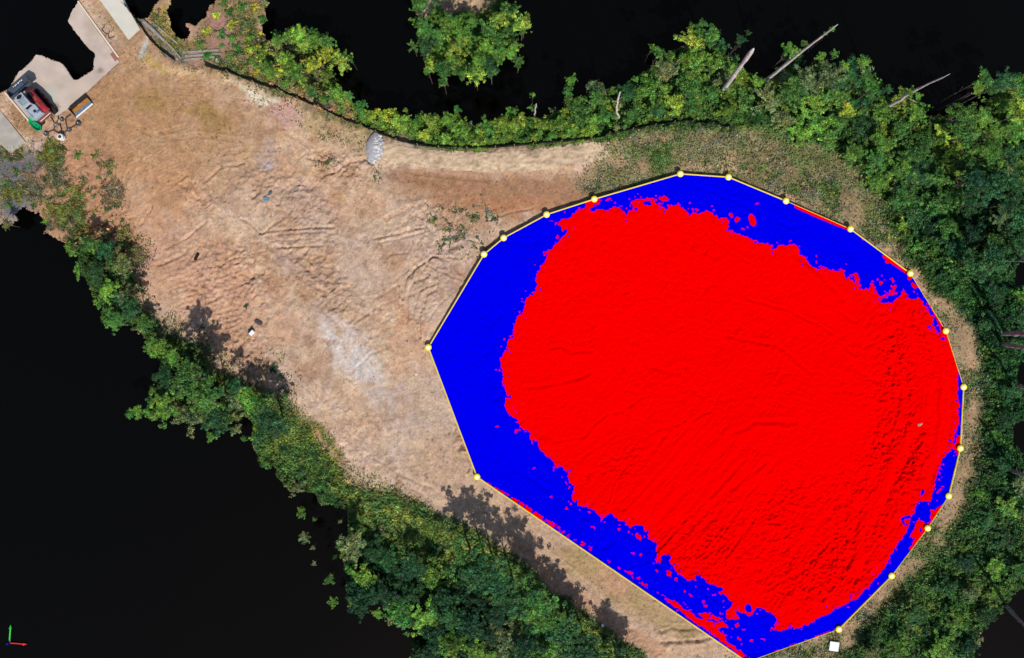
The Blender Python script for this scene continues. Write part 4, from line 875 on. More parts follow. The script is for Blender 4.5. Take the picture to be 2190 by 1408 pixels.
for a, b_, wd, lab in (((393, 113), (468, 108), .13, 'upper of three pale planks behind the fence'), ((396, 121), (473, 116), .13, 'middle of three pale planks behind the fence'), ((396, 129), (459, 123), .13, 'lower of three pale planks behind the fence'),
                       ((309, 48), (352, 88), .3, 'wide grey log lying against the silt fence by the white walkway'), ((340, 60), (381, 95), .12, 'thin grey pole lying right of the wide log by the walkway'), ((350, 84), (388, 126), .16, 'grey pole lying below the wide log behind the silt fence')):
    p = at(*a); q_ = at(*b_); d = q_ - p; b = MB(); L = d.length
    if wd >= .2 or wd == .16: b.tube([(-L / 2, 0, .1), (0, .04, .12), (L / 2, 0, .1)], [wd / 2, wd / 2.2, wd / 2.6], 8)
    else: b.box((0, 0, .08), (L, wd, .05))
    o = b.build('log' if wd >= .16 else 'plank', m_plank); o.location = (p + q_) / 2 + Vector((0, 0, zt((a[0] + b_[0]) / 2, (a[1] + b_[1]) / 2))); o.rotation_euler.z = math.atan2(d.y, d.x); tag(o, lab, 'log' if wd >= .16 else 'plank')
crumple('bag', (466, 130), .2, .16, m_let, 'white bag at the right end of the planks', 'bag', 9, .18)
def stick(name, pts, r0, r1, m, label, cat):
    base = at(*pts[0]); base.z = zt(*pts[0]); b = MB(); n = len(pts)
    b.tube([at(*p) - base + Vector((0, 0, zt(*p) + .06 + .04 * math.sin(i * 2))) for i, p in enumerate(pts)], [r0 + (r1 - r0) * i / (n - 1) for i in range(n)], 6)
    o = b.build(name, m); o.location = base; return tag(o, label, cat)
m_dead = mat('dead_wood', (.52, .48, .45), .9, .2, noise=.45, nscale=5, bump=.6, bscale=12); m_shadedw = mat('shaded_dead_wood', (.20, .20, .21), .9, .2, noise=.45, nscale=5); m_twig = mat('dark_twig', (.07, .055, .05), .9, .2)  # the grey copy of the dead wood has shade painted in
stick('branch', [(698, 186), (712, 196), (731, 208)], .03, .02, m_dead, 'pale fallen branch on shrubs left of the black gap at top', 'branch')
stick('branch', [(133, 376), (128, 388), (124, 402), (123, 421)], .05, .02, m_twig, 'dark bent branch among the weeds at left', 'branch')
stick('rope', [(1257, 311), (1266, 318), (1277, 325), (1290, 327), (1301, 325)], .035, .03, mat('rope_tan', (.55, .44, .28), .9, .1), 'tan rope curling at the right end of the straw blanket', 'rope')
stick('hose', [(224, 58), (219, 64), (224, 71), (232, 74), (236, 68)], .035, .035, m_twig, 'black hose loop in the dirt between curb and walkway', 'hose')
stick('hose', [(232, 76), (235, 84), (245, 79)], .03, .03, m_twig, 'short black hose end below the hose loop', 'hose')
stick('pole', [(500, -8), (500, 14), (499, 32)], .035, .03, mat('pole_purple', (.2, .13, .16), .7, .2), 'thin purple pole lying in scrub at the top edge', 'pole')
# drain grate by the curb
gr = thing('drain_grate', 'small brick red drain grate beside the upper curb', 'grate', at(245, 122) + Vector((0, 0, .035)), R(-55))
for k in range(5):
    b = MB(); b.box((-.28 + k * .14, 0, .015), (.1, .3, .03)); b.build('bar', mat('brick_red', (.30, .12, .08), .8, .2), gr)
# axis arrows of the survey model
m_ag = mat('axis_green', (.05, .60, .06), .6, .2); m_ar = mat('axis_red', (.70, .025, .04), .6, .2); m_ab = mat('axis_blue', (.0, .0, .35), .6, .2)
AX = thing('axis_arrows', 'small green and red axis arrows standing alone at lower left', 'axis arrows', at(20, 1375, -1.1))
ux = (at(57.5, 1378, -1.1) - AX.location); uy = (at(22.8, 1337, -1.1) - AX.location)
for d, m_, nm in ((ux, m_ar, 'east_arrow'), (uy, m_ag, 'north_arrow')):
    b = MB(); b.tube([d * .06, d * .80], .055, 8); b.tube([d * .80, d * .81, d * 1.0], [.056, .12, .008], 12); b.build(nm, m_, AX)
b = MB(); b.tube([(0, 0, 0), (0, 0, .3)], .08, 10); b.build('up_arrow', m_ab, AX)
# ------------------------------------------------------------------ plants
m_leaf = leafmat('leaves')
m_bark = mat('bark', (.13, .10, .08), .95, .1, noise=.3, nscale=5)
def leaves(centers, normals, size, rnd, jit=0.9, colv=.6):
    """one small folded leaf spray (two triangles) per centre"""
    n = len(centers)
    nrm = normals + rnd.normal(0, jit, (n, 3)) * .55; nrm[:, 2] = np.abs(nrm[:, 2]) * .8 + .35
    nrm /= np.linalg.norm(nrm, axis=1)[:, None]
    a = rnd.normal(0, 1, (n, 3)); u = np.cross(nrm, a); u /= np.linalg.norm(u, axis=1)[:, None]; v = np.cross(nrm, u)
    L = (size * rnd.uniform(.6, 1.35, n))[:, None]; Wd = L * rnd.uniform(.38, .62, n)[:, None]
    bend = nrm * L * rnd.uniform(-.15, .2, n)[:, None]
    P = np.stack([centers - u * L * .5, centers - v * Wd + bend, centers + u * L * .5, centers + v * Wd + bend], 1).reshape(-1, 3)
    F = np.arange(4 * n).reshape(n, 4)
    cv = np.repeat(np.clip(rnd.normal(1, colv, n), .3, 2.0), 4)
    yv = np.repeat(np.clip(rnd.normal(0, 1, n), -1.5, 2), 4)
    colr = np.stack([cv * (1 + .26 * yv), cv * (1 + .04 * yv), cv * (1 - .12 * yv)], 1)
    br = np.repeat(rnd.random(n) < .07, 4); colr[br] = colr[br] * np.array([1.9, .95, 1.6])     # dry sprays and twigs
    return P, F, np.clip(colr, .05, 3)
def crown_mesh(seed, arms=7, per=90, leaf=.06, flat=.6):
    """ragged crown: leaf clumps strung along uneven limbs, gaps in between"""
    rnd = np.random.default_rng(seed); Cs = []; Ns = []
    def clump(c, rad, k):
        d = rnd.normal(0, 1, (k, 3)); d[:, 2] = np.abs(d[:, 2]) * .9 - .3; d /= np.linalg.norm(d, axis=1)[:, None]
        rf = rad * (rnd.uniform(.2, 1.0, k) + np.abs(rnd.normal(0, .35, k)))[:, None] * np.array([rnd.uniform(.7, 1.3), rnd.uniform(.7, 1.3), .75])
        Cs.append(c + d * rf); Ns.append(d)
    for a_ in range(arms):
        th = 2 * math.pi * (a_ + rnd.uniform(-.45, .45)) / arms; L = rnd.uniform(.45, 1.05); cv_ = rnd.uniform(-.7, .7); hz = rnd.uniform(.25, 1)
        for t in np.arange(.15, 1.0, .13):
            an = th + cv_ * t; off = rnd.normal(0, .09, 2)
            c = np.array([L * t * math.cos(an) + off[0], L * t * math.sin(an) + off[1], flat * (1 - .6 * t * t) * hz * rnd.uniform(.6, 1.1)])
            clump(c, rnd.uniform(.06, .17) * (1.15 - .5 * t), int(per * rnd.uniform(.5, 1.2)))
    for _ in range(6): clump(np.array([*rnd.normal(0, .2, 2), flat * rnd.uniform(.2, .9)]), rnd.uniform(.1, .2), per)
    P, F, cl = leaves(np.concatenate(Cs), np.concatenate(Ns), leaf, rnd)
    return npmesh('crown', P, F, m_leaf, False, cl)
CROWN = [crown_mesh(100 + i, arms=6 + i % 5, flat=.45 + .06 * (i % 4)) for i in range(14)]
SHRUB = [crown_mesh(200 + i, arms=4 + i % 3, per=45, leaf=.10, flat=.5) for i in range(8)]
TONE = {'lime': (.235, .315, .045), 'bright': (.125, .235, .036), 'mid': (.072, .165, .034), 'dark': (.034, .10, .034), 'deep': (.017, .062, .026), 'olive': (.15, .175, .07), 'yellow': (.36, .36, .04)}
WORD = {'lime': 'lime green', 'bright': 'bright green', 'mid': 'mid green', 'dark': 'dark green', 'deep': 'very dark green', 'olive': 'olive green', 'yellow': 'yellow green'}
TRUNK = []
for i in range(4):
    r_ = random.Random(i); b = MB()
    b.tube([(0, 0, -.05), (r_.uniform(-.03, .03), r_.uniform(-.03, .03), .4), (r_.uniform(-.06, .06), r_.uniform(-.06, .06), .95)], [.05, .035, .018], 7)
    for k in range(4):
        t = k * 1.6 + i; z0 = .45 + .1 * k
        b.tube([(0, 0, z0), (.14 * math.cos(t), .14 * math.sin(t), z0 + .12), (.3 * math.cos(t), .3 * math.sin(t), z0 + .2)], [.022, .014, .006], 5)
    TRUNK.append(b.mesh('trunk', m_bark, True))
prnd = random.Random(11)
def pick(weights):
    t = prnd.random() * sum(w_ for _, w_ in weights)
    for k, w_ in weights:
        t -= w_
        if t <= 0: return k
    return weights[-1][0]
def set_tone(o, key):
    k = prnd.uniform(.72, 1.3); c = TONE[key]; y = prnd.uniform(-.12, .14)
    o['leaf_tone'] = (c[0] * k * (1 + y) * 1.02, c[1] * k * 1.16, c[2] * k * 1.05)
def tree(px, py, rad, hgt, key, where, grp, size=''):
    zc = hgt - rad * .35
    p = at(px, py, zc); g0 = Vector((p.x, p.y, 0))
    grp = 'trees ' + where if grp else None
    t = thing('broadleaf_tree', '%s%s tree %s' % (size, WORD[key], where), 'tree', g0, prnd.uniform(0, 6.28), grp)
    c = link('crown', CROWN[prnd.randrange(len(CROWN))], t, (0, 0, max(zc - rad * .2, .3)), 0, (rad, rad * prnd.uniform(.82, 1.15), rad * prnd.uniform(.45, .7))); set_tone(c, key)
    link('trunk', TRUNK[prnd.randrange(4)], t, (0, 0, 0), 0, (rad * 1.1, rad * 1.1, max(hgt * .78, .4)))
def shrub(px, py, rad, key, where, grp):
    p = at(px, py, rad * .4)
    grp = 'shrubs ' + where
    o = link('shrub', SHRUB[prnd.randrange(len(SHRUB))], None, (p.x, p.y, zt(px, py) + rad * .08), prnd.uniform(0, 6.28), (rad, rad * prnd.uniform(.8, 1.2), rad * prnd.uniform(.5, .75)))
    tag(o, '%s%s shrub %s' % ('big ' if rad > .75 else '', WORD[key], where), 'shrub', grp); set_tone(o, key)
def scatter(poly, dist, margin=0, tries=24000, maxn=400, avoid=None):
    xs = [p[0] for p in poly]; ys = [p[1] for p in poly]; out = []
    cand = RNG.uniform((min(xs), min(ys)), (max(xs), max(ys)), (tries, 2))
    ok = inpoly(cand[:, 0], cand[:, 1], poly)
    if margin: ok &= dseg(cand[:, 0], cand[:, 1], poly, True) > margin
    if avoid: ok &= ~avoid(cand[:, 0], cand[:, 1])
    cell = {}
    for x, y in cand[ok]:
        i, j = int(x // dist), int(y // dist)
        if any((x - a) ** 2 + (y - b_) ** 2 < dist * dist for u in (-1, 0, 1) for v in (-1, 0, 1) for a, b_ in cell.get((i + u, j + v), ())): continue
        cell.setdefault((i, j), []).append((x, y)); out.append((x, y))
        if len(out) >= maxn: break
    return out
INB = lambda x, y, d=26: inpoly(x, y, BND) | (dseg(x, y, BND, True) < d)
GLADE = lambda x, y: dseg(x, y, [(668, 925), (735, 1000), (790, 1035)]) < 46
LAND = [(250, 600, 'left of the dozer ripples'), (330, 780, 'by the dark notch at far left'), (450, 860, 'below the white box'), (560, 930, 'left of the sunny glade'), (690, 1090, 'by the floating tree scraps'), (820, 1110, 'below the sunny glade'),
        (800, 1230, 'over the dark lower gap'), (960, 1180, 'facing the shaded haul track'), (950, 1330, 'in the darkest lower part of the wood'), (1130, 1310, 'beside the lower haul track'), (1240, 1390, 'near the tiny white pail'),
        (620, 130, 'at the left end of the hedge'), (720, 220, 'above the middle of the long silt fence'), (860, 280, 'right above the rock pile'), (980, 285, 'above the left half of the straw blanket'), (1120, 275, 'above the right half of the straw blanket'), (1250, 250, 'above the end of the straw blanket'),
        (940, 60, 'in the left half of the top clump'), (1060, 60, 'in the right half of the top clump'), (980, 140, 'in the lower part of the top clump'),
        (1400, 200, 'left of the thick snag'), (1480, 90, 'at the high point left of the snags'), (1590, 210, 'between the thick and the long snag'), (1720, 200, 'right of the long snag'), (1830, 250, 'around the yellow tree'), (1930, 300, 'below the thin snag'), (1860, 160, 'on the skyline left of the thin snag'),
        (2060, 320, 'below the dark bay at upper right'), (2150, 230, 'in the bright upper right corner'), (2150, 420, 'at the right edge in the upper wood'), (1990, 470, 'behind the upper right grass band'), (2100, 600, 'above the two pale trunks'), (2150, 680, 'beside the two pale trunks'),
        (2140, 870, 'at the right edge between two dark bays'), (2140, 1060, 'beside the grey trunk at right'), (2070, 1180, 'facing the small red patch'), (2150, 1200, 'at the right edge above the slanting trunk'), (1990, 1300, 'left of the lower right gap'), (1880, 1380, 'near the white square target'),
        (500, 40, 'in the pinkish scrub at upper left'), (450, 105, 'behind the three planks'), (560, 25, 'at the top right of the scrub'), (440, 40, 'beside the black notch in the scrub'), (590, 150, 'beside the pink soil patch'), (530, 130, 'above the bend of the long silt fence'), (130, 400, 'among the weeds at the left edge'), (20, 400, 'in the bluish corner at far left')]
def near(x, y): return min(LAND, key=lambda l: (l[0] - x) ** 2 + (l[1] - y) ** 2)[2]
SNG = [[(1545, 195), (1612, 104)], [(1632, 178), (1792, 52)], [(1895, 233), (2032, 158)], [(1326, 255), (1326, 197)], [(2142, 712), (2215, 716)], [(2140, 735), (2215, 744)]]
def onsnag(x, y, d=24): return any(float(dseg(np.array([x]), np.array([y]), q_)[0]) < d for q_ in SNG)
FEN = [(600, 196), (690, 236), (775, 270), (850, 303), (940, 319), (1060, 319), (1200, 307), (1268, 303), (1300, 292), (1350, 282), (1400, 270), (1440, 264), (1480, 262), (1520, 269), (1562, 276)]
BAYS = lambda x, y: (np.hypot(x - 2190, y - 580) < 42) | (np.hypot(x - 2195, y - 795) < 48) | (np.hypot(x - 2185, y - 935) < 46) | (np.hypot(x - 2175, y - 1280) < 40) | (dseg(x, y, FEN) < 13)
def dB(x, y): return float(dseg(np.array([x]), np.array([y]), BND, True)[0])
def wood_tree(x, y, r0, r1, h0, h1, weights, grp):
    h_ = prnd.uniform(h0, h1); h_ = max(1.0, min(h_, dB(x, y) / 42))
    if onsnag(x, y): h_ = min(h_, 1.6)
    rad = prnd.uniform(r0, r1) * (0.7 if onsnag(x, y) else 1)
    rad = min(rad, max(.42, (float(dseg(np.array([x]), np.array([y]), FEN)[0]) - 6) / 30))
    key = pick(weights); sz = 'small ' if rad < (r0 * 2 + r1) / 3 else ('broad ' if rad > (r0 + 2 * r1) / 3 else '')
    tree(x, y, rad, h_, key, near(x, y), grp, sz)
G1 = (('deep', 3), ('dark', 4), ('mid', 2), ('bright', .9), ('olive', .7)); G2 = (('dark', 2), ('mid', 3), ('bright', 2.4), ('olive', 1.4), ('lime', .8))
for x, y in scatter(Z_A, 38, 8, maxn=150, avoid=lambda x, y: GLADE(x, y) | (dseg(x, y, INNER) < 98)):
    deep = y > 1080 and x < 1150  # shade of this part is put into darker leaf tones
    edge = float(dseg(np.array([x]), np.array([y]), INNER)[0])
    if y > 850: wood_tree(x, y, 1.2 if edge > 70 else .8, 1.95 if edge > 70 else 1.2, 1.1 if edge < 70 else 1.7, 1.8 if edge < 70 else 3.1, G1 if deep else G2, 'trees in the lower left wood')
    else: wood_tree(x, y, .85, 1.3, 1.6, 3.2, G2, 'trees on the far left edge')
for x, y in scatter(Z_A, 42, 0, maxn=90, avoid=lambda x, y: (dseg(x, y, [(668, 925), (735, 1000), (790, 1035)]) < 30) | (dseg(x, y, INNER) < 50)):
    shrub(x, y, prnd.uniform(.6, 1.0), pick(G2), near(x, y), 'shrubs along the lower left wood')
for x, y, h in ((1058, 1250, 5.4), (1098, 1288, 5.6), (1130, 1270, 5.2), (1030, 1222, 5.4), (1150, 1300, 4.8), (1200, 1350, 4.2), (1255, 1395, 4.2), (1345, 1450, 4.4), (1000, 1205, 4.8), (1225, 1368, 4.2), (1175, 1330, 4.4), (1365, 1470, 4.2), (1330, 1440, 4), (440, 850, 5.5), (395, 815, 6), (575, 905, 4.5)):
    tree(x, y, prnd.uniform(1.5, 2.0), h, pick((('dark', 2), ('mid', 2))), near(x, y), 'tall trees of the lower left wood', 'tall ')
# loose crowns left floating in the gap
for x, y, r_ in ((644, 1097, .62), (672, 1112, .22), (649, 1150, .6), (668, 1172, .33), (671, 1206, .25), (704, 1240, .55), (711, 1288, .5), (724, 1168, .33), (716, 1192, .25), (727, 1116, .22), (290, 880, .8), (318, 885, .6), (275, 888, .45), (805, 1312, .45), (450, 935, .65), (505, 920, .6), (520, 938, .35), (15, 480, .6)):
    tree(x, y, r_, prnd.uniform(1.2, 2.2), pick((('mid', 2), ('olive', 2), ('bright', 1))), ('standing apart in the dark gap, ' + ('upper' if y < 1000 else 'lower') + ' left'), 'lone small trees in the dark gap', 'small ' if r_ < .4 else '')
# hedge behind the silt fence, top
for x, y in scatter(Z_C, 31, 6, maxn=85):
    wood_tree(x, y - 4, .8, 1.2, 1.4, 2.8, (('lime', 3.5), ('bright', 4), ('mid', 2), ('yellow', 1)), 'trees in the hedge behind the fence')
for x, y in scatter(Z_C, 34, 0, maxn=55):
    shrub(x, y, prnd.uniform(.5, .8), pick((('bright', 3), ('lime', 2), ('mid', 2), ('olive', 1.5))), near(x, y), 'shrubs in the hedge behind the fence')
for x, y, r_ in ((750, 126, .35), (868, 236, .35), (978, 235, .5), (1140, 203, .32), (1138, 230, .4), (1222, 172, .62), (1100, 236, .4), (745, 205, .45), (735, 118, .5), (700, 88, .7), (640, 68, .8), (665, 72, .6)):
    tree(x, y, r_, prnd.uniform(1.6, 3), pick((('bright', 2), ('mid', 2), ('lime', 1))), 'on the hedge rim ' + near(x, y), 'small trees on the hedge top edge')
# clump at the top
for x, y in scatter(Z_F, 29, 2, maxn=60):
    if y < 26 and 920 < x < 1070: continue
    wood_tree(x, y, .85, 1.2, 1.8, 4.0, (('mid', 3), ('bright', 3.4), ('dark', 1.6), ('lime', 1)), 'trees in the top clump')
for x, y, r_ in ((884, 98, .55), (948, 176, .42), (1018, 168, .35), (1108, 130, .6), (1120, 55, .75), (1105, 98, .6), (890, 45, .6), (915, 150, .5), (1050, 152, .65), (1010, 150, .6)):
    tree(x, y, r_, prnd.uniform(2, 3.5), pick((('mid', 2), ('bright', 2), ('lime', 1))), 'on the rim ' + near(x, y), 'trees on the rim of the top clump')
# north-east wood
for x, y in scatter(Z_D, 40, 4, maxn=150, avoid=lambda x, y: BAYS(x, y) | (dseg(x, y, BND, True) < 105)):
    tall = y < 200 or x > 2050
    wts = (('mid', 3), ('bright', 3.4), ('dark', 1.6), ('lime', 1.8), ('olive', 1.6)) if x < 1950 else (('bright', 3), ('lime', 2), ('mid', 2.5), ('dark', 1.6))
    if y > 380 and x > 1900: wts = (('dark', 3), ('mid', 2), ('deep', 2), ('olive', 1))
    wood_tree(x, y, 1.05, 1.7, *((2.4, 4.6) if tall else (1.1, 2.3)), wts, 'trees in the upper right wood' if x > 1650 else 'trees around the snags')
for x, y in scatter(Z_D, 46, 0, maxn=75, avoid=lambda x, y: BAYS(x, y) | (dseg(x, y, FEN) < 28)):
    shrub(x, y, prnd.uniform(.55, .95), pick((('bright', 2.5), ('olive', 2), ('mid', 3), ('lime', 1.3), ('dark', 1))), near(x, y), 'shrubs in the upper right wood')
for x, y, r_ in ((1490, 62, .75), (1505, 48, .5), (1585, 85, .5), (1600, 70, .3), (1572, 125, .45), (1410, 112, .55), (1395, 100, .4), (1690, 108, .8), (1722, 92, .42), (1780, 62, .3), (1765, 72, .25), (1785, 115, .4), (1850, 130, .7), (1858, 165, .6), (1900, 190, .5), (1950, 195, .5), (1965, 205, .4), (2110, 165, .8), (2150, 175, 1.0), (2095, 190, .6), (2030, 235, .4), (1810, 140, .5), (1755, 120, .5), (1215, 195, .5), (1435, 120, .5)):
    tree(x, y, r_, prnd.uniform(3.5, 6), pick((('mid', 3), ('bright', 2), ('dark', 1), ('lime', 1))), 'on the skyline ' + near(x, y), 'trees on the upper right skyline', 'small ' if r_ < .5 else '')
tree(1815, 235, .75, 3.4, 'yellow', 'standing out brightest in the upper right wood', None)
# east wood
for x, y in scatter(Z_E, 52, 6, maxn=90, avoid=lambda x, y: INB(x, y, 92) | BAYS(x, y)):
    wood_tree(x, y, .9, 1.5, 1.0, 2.0, (('deep', 3), ('dark', 4), ('mid', 2.4), ('bright', .9)) if y < 1000 else (('dark', 3), ('mid', 3), ('bright', 1.6), ('deep', 1.5), ('olive', 1.3)), 'trees in the right hand wood')
for x, y in scatter(Z_E, 46, 0, maxn=60, avoid=lambda x, y: INB(x, y, 58) | BAYS(x, y)):
    shrub(x, y, prnd.uniform(.5, .85), pick((('dark', 3), ('mid', 3), ('olive', 1.5), ('bright', 1))), near(x, y), 'shrubs in the right hand wood')
# scrub at upper left and weeds
for x, y in scatter([(420, 60), (470, 0), (575, 0), (560, 80), (620, 180), (560, 170), (470, 140), (420, 110)], 24, 4, maxn=30):
    shrub(x, y, prnd.uniform(.3, .7), pick((('yellow', 1.4), ('bright', 2), ('mid', 2), ('olive', 2))), near(x, y), 'scrub bushes at upper left')
for x, y in scatter(WEED, 30, 8, maxn=30):
    shrub(x, y, prnd.uniform(.2, .42), pick((('olive', 3), ('mid', 3), ('bright', 1))), near(x, y), 'weed bushes at the left edge')
for x, y, r_ in ((525, 655, .4), (585, 790, .5), (600, 805, .4), (575, 840, .6), (610, 850, .5), (700, 350, .3), (800, 378, .25), (930, 470, .35), (950, 490, .4), (985, 485, .35), (1020, 465, .3), (1055, 468, .35), (960, 525, .3), (430, 700, .35), (455, 690, .3), (445, 745, .4), (350, 690, .3)):
    shrub(x, y, r_ * .8, pick((('mid', 2), ('olive', 2), ('dark', 1))), 'alone on bare soil ' + ('below the brown slope' if x > 900 else 'near the rock pile' if y < 400 else 'around the white box'), 'single shrubs on the bare yard')

# dead snags: (base pixel, tip pixel, tip height, base radius, tip radius)
def snag(b0, t0, h, r0, r1, label, bend=0.0, limbs=0):
    B = at(*b0, 0); T = at(*t0, h); r0 *= .8; r1 *= .8
    th = thing('dead_snag', label, 'dead tree', B, 0, 'dead snags in the woods')
    n = 15; pts = []; rs = []
    side = Vector((-(T - B).y, (T - B).x, 0)); side = side.normalized() if side.length > 0 else Vector((1, 0, 0))
    for i in range(n):
        t = i / (n - 1); pts.append((T - B) * t + side * (bend * math.sin(t * math.pi) + prnd.uniform(-.05, .05)))
        rs.append((r0 + (r1 - r0) * t) * prnd.uniform(.8, 1.18))
    rs[-1] *= .45
    b = MB(); b.tube(pts, rs, 10); b.build('trunk', m_dead if b0[0] < 2100 else m_shadedw, th, True)
    for k in range(limbs):
        i = 5 + (k * 3) % 9; p = pts[i]; d = Vector((prnd.uniform(-1, 1), prnd.uniform(-1, 1), .5))
        b = MB(); b.tube([p, p + d * .5, p + d * 1.1 + Vector((0, 0, .2))], [.035, .022, .008], 6); b.build('limb', m_dead, th, True)
snag((1545, 195), (1612, 104), 9.0, .23, .17, 'thick pale snag with broken top in the upper right wood', 0, 2)
snag((1632, 178), (1792, 52), 13, .19, .05, 'longest leaning pale snag reaching the top right gap', .2, 2)
snag((1895, 233), (2032, 158), 10, .2, .03, 'thin grey snag furthest right over the top gap', -.15, 1)
snag((1326, 255), (1326, 197), 5, .13, .07, 'short bent pale trunk left of the snags', .35, 0)
snag((1143, 255), (1146, 222), 4, .09, .05, 'small pale trunk rising from the hedge near the top middle', 0, 0)
snag((2142, 712), (2215, 716), 6, .26, .2, 'upper of two pale trunks at the right edge', 0, 0)
snag((2140, 735), (2215, 744), 6, .2, .16, 'lower of two pale trunks at the right edge', .1, 0)
snag((2148, 558), (2210, 556), 5, .16, .1, 'pale trunk at the right edge above the two', 0, 0)
snag((2165, 823), (2215, 836), 5, .15, .08, 'dim trunk at the right edge below the two', 0, 0)
snag((2158, 1005), (2215, 1025), 5, .2, .1, 'grey trunk at the right edge beside the lower wood', 0, 1)
snag((2148, 1292), (2215, 1365), 6, .2, .1, 'slanting grey trunk by the dark gap at lower right', 0, 1)
snag((1734, 188), (1737, 160), 3, .07, .04, 'tiny pale stem among green crowns right of the longest snag', 0, 0)

# ground cover: grass, weeds and litter
def cover(name, n, dens, size, tones, label, hz, seed, box_=(0, 0, 2190, 1408), tones_from_ground=False):
    rnd = np.random.default_rng(seed)
    x = rnd.uniform(box_[0], box_[2], n * 4); y = rnd.uniform(box_[1], box_[3], n * 4)
    d = dens(x, y); ok = (rnd.random(len(x)) < d) & inpoly(x, y, SITE) & ~inpoly(x, y, BND)
    x = x[ok][:n]; y = y[ok][:n]
    zz = zt_arr(x, y) + rnd.uniform(.01, hz, len(x))
    Cc = np.stack([(x - CX) / PXM, (CY - y) / PXM, zz], 1)
    Nn = np.tile(np.array([0, 0, 1.0]), (len(x), 1))
    P, F, cl = leaves(Cc, Nn, size, rnd, 1.4, .3)
    tn = np.array([t for t in tones]); sel = np.clip(((fbm(x, y, 40, 4, seed) * 1.3 + .5 + rnd.normal(0, .22, len(x))) * len(tones)).astype(int), 0, len(tones) - 1)
    if tones_from_ground:
        jj = np.clip(np.rint((x + 12) / STEP).astype(int), 0, z.shape[1] - 1); ii = np.clip(np.rint((y + 12) / STEP).astype(int), 0, z.shape[0] - 1)
        cl = np.clip(cl * np.repeat(col[ii, jj] * np.array([1.22, 1.42, 1.2]), 4, 0), 0.004, .8)
    else: cl = np.clip(cl * np.repeat(tn[sel], 4, 0), 0.004, .8)
    o = link(name, npmesh(name, P, F, m_leaf, False, cl)); o['kind'] = 'stuff'; o['leaf_tone'] = (1.0, 1.0, 1.0); o['label'] = label; o['category'] = 'ground cover'
def g_dens(arr):
    def f(x, y):
        j = np.clip(np.rint((x + 12) / STEP).astype(int), 0, z.shape[1] - 1); i = np.clip(np.rint((y + 12) / STEP).astype(int), 0, z.shape[0] - 1)
        return arr[i, j]
    return f
wood = np.clip(zone(Z_A, 10) + zone(Z_C, 10) + zone(Z_D, 14) + zone(Z_E, 14), 0, 1)
east = band(EAST, 20) * en
for k_, (bx_, n_) in enumerate((((120, 460, 1400, 1420), 150000), ((540, -10, 1320, 330), 50000), ((1200, 20, 2200, 640), 130000), ((1760, 560, 2200, 1420), 90000))):
    cover('undergrowth', n_, g_dens(WOOD), .13, [(.1, .1, .1)], ['low tangled greenery of the lower left wood', 'low tangled greenery of the hedge behind the fence', 'low tangled greenery of the upper right wood', 'low tangled greenery of the right hand wood'][k_], .16, 301 + 20 * k_, bx_, True)
cover('grass', 150000, g_dens(zg * (1 - wood * .7) * (1 - east * .85) * (.25 + .75 * sm(-.2, .4, n2)) * (1 - .7 * sm(.14, .3, -fbm(GX, GY, 75, 5, 110, .65)))), .10, [(.29, .26, .17), (.22, .225, .12), (.16, .20, .08), (.10, .18, .05), (.13, .22, .05)], 'short mixed green and dry grass around the survey surface', .14, 302, (1230, 250, 2130, 1408))
WT = [(.26, .20, .12), (.17, .17, .07), (.11, .16, .045), (.22, .23, .05)]
cover('weeds', 26000, g_dens(np.clip(zw * sm(-.35, .35, n2 + .6 * n3), 0, 1)), .085, WT, 'scattered weeds on orange soil at the left edge', .12, 303, (0, 290, 320, 580))
cover('edge_weeds', 22000, g_dens(np.clip(band([(245, 480), (290, 560), (305, 650), (360, 730), (440, 770), (530, 820), (610, 870)], 46, .9) * sm(-.3, .3, n2 + .6 * n3) + .5 * blob(590, 810, 50, 60, -40) * sm(-.1, .3, n3), 0, 1)), .09, [(.13, .15, .05), (.09, .16, .04), (.17, .15, .08), (.10, .08, .06)], 'patchy weeds where the bare yard meets the left hand trees', .12, 307, (200, 440, 680, 930))
TT = [(.20, .21, .11), (.14, .18, .08), (.28, .25, .15)]
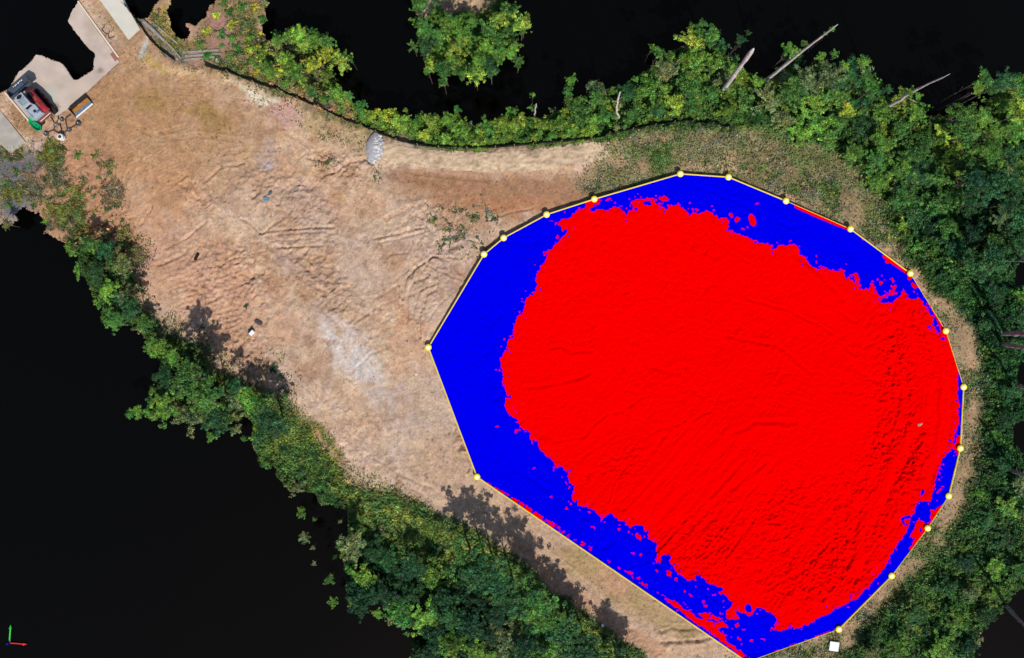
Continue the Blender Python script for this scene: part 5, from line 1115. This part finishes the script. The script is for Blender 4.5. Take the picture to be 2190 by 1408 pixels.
cover('tufts', 7000, g_dens(np.clip(blob(965, 500, 75, 50, 10) * sm(0, .3, n3 + .5 * n2) * .8 + blob(1040, 470, 60, 30, 0) * sm(.1, .35, n3) * .6, 0, 1)), .11, TT, 'grey green grass tufts on soil below the brown slope', .14, 311, (860, 430, 1120, 570))
cover('tufts', 7000, g_dens(np.clip(band([(600, 220), (680, 265), (760, 300)], 30) * sm(0, .35, n3 + .5 * n2) * .7 + blob(700, 345, 25, 18, 0) * .7 + blob(800, 375, 14, 30, 0) * .5 + blob(545, 195, 60, 22, 30) * sm(.1, .3, n3) * .6, 0, 1)), .09, TT, 'thin weeds on the slope left of the rock pile', .10, 312, (480, 150, 830, 410))
cover('tufts', 5000, g_dens(np.clip(blob(45, 255, 22, 70, -42) * sm(-.1, .3, n3) * .6 * (1 - pad_m) + blob(235, 60, 20, 90, -35) * sm(0, .3, n3) * .5 * (1 - pad_m) + blob(310, 130, 30, 24, 0) * .3, 0, 1)), .08, TT, 'thin weeds beside the concrete at upper left', .08, 313, (0, 0, 340, 320))
cover('scrub_grass', 22000, g_dens(np.clip(zs * sm(-.3, .35, n2 + .5 * n3) * .9, 0, 1)), .10, WT, 'mixed scrub and weeds behind the fence at upper left', .12, 305, (250, 0, 780, 290))
cover('glade_grass', 16000, g_dens(np.clip(.9 * blob(690, 950, 30, 95, -38) + band([(600, 850), (660, 930), (720, 985), (830, 1055), (960, 1120), (1100, 1215), (1300, 1370)], 22) * .8, 0, 1)), .10, [(.24, .25, .06), (.16, .22, .05), (.28, .23, .12)], 'sunny strip of grass between the bare yard and the lower left wood', .12, 306, (560, 800, 1340, 1400))
sparse = dirt * sm(.42, .7, fbm(GX, GY, 30, 4, 97)) * (1 - wood) * .12 + blob(960, 500, 60, 50, 0) * .25 + band(ROAD, 60) * .1 * sm(0, .4, n2) + blob(620, 850, 60, 40, 45) * .3 + blob(460, 720, 90, 50, 30) * .25 + zone(GRASS, 20) * 0
cover('seedlings', 16000, g_dens(np.clip(sparse * (1 - pad_m), 0, 1)), .09, [(.14, .13, .06), (.09, .11, .04), (.06, .10, .03)], 'tiny green seedlings dotted over the bare soil', .06, 304)
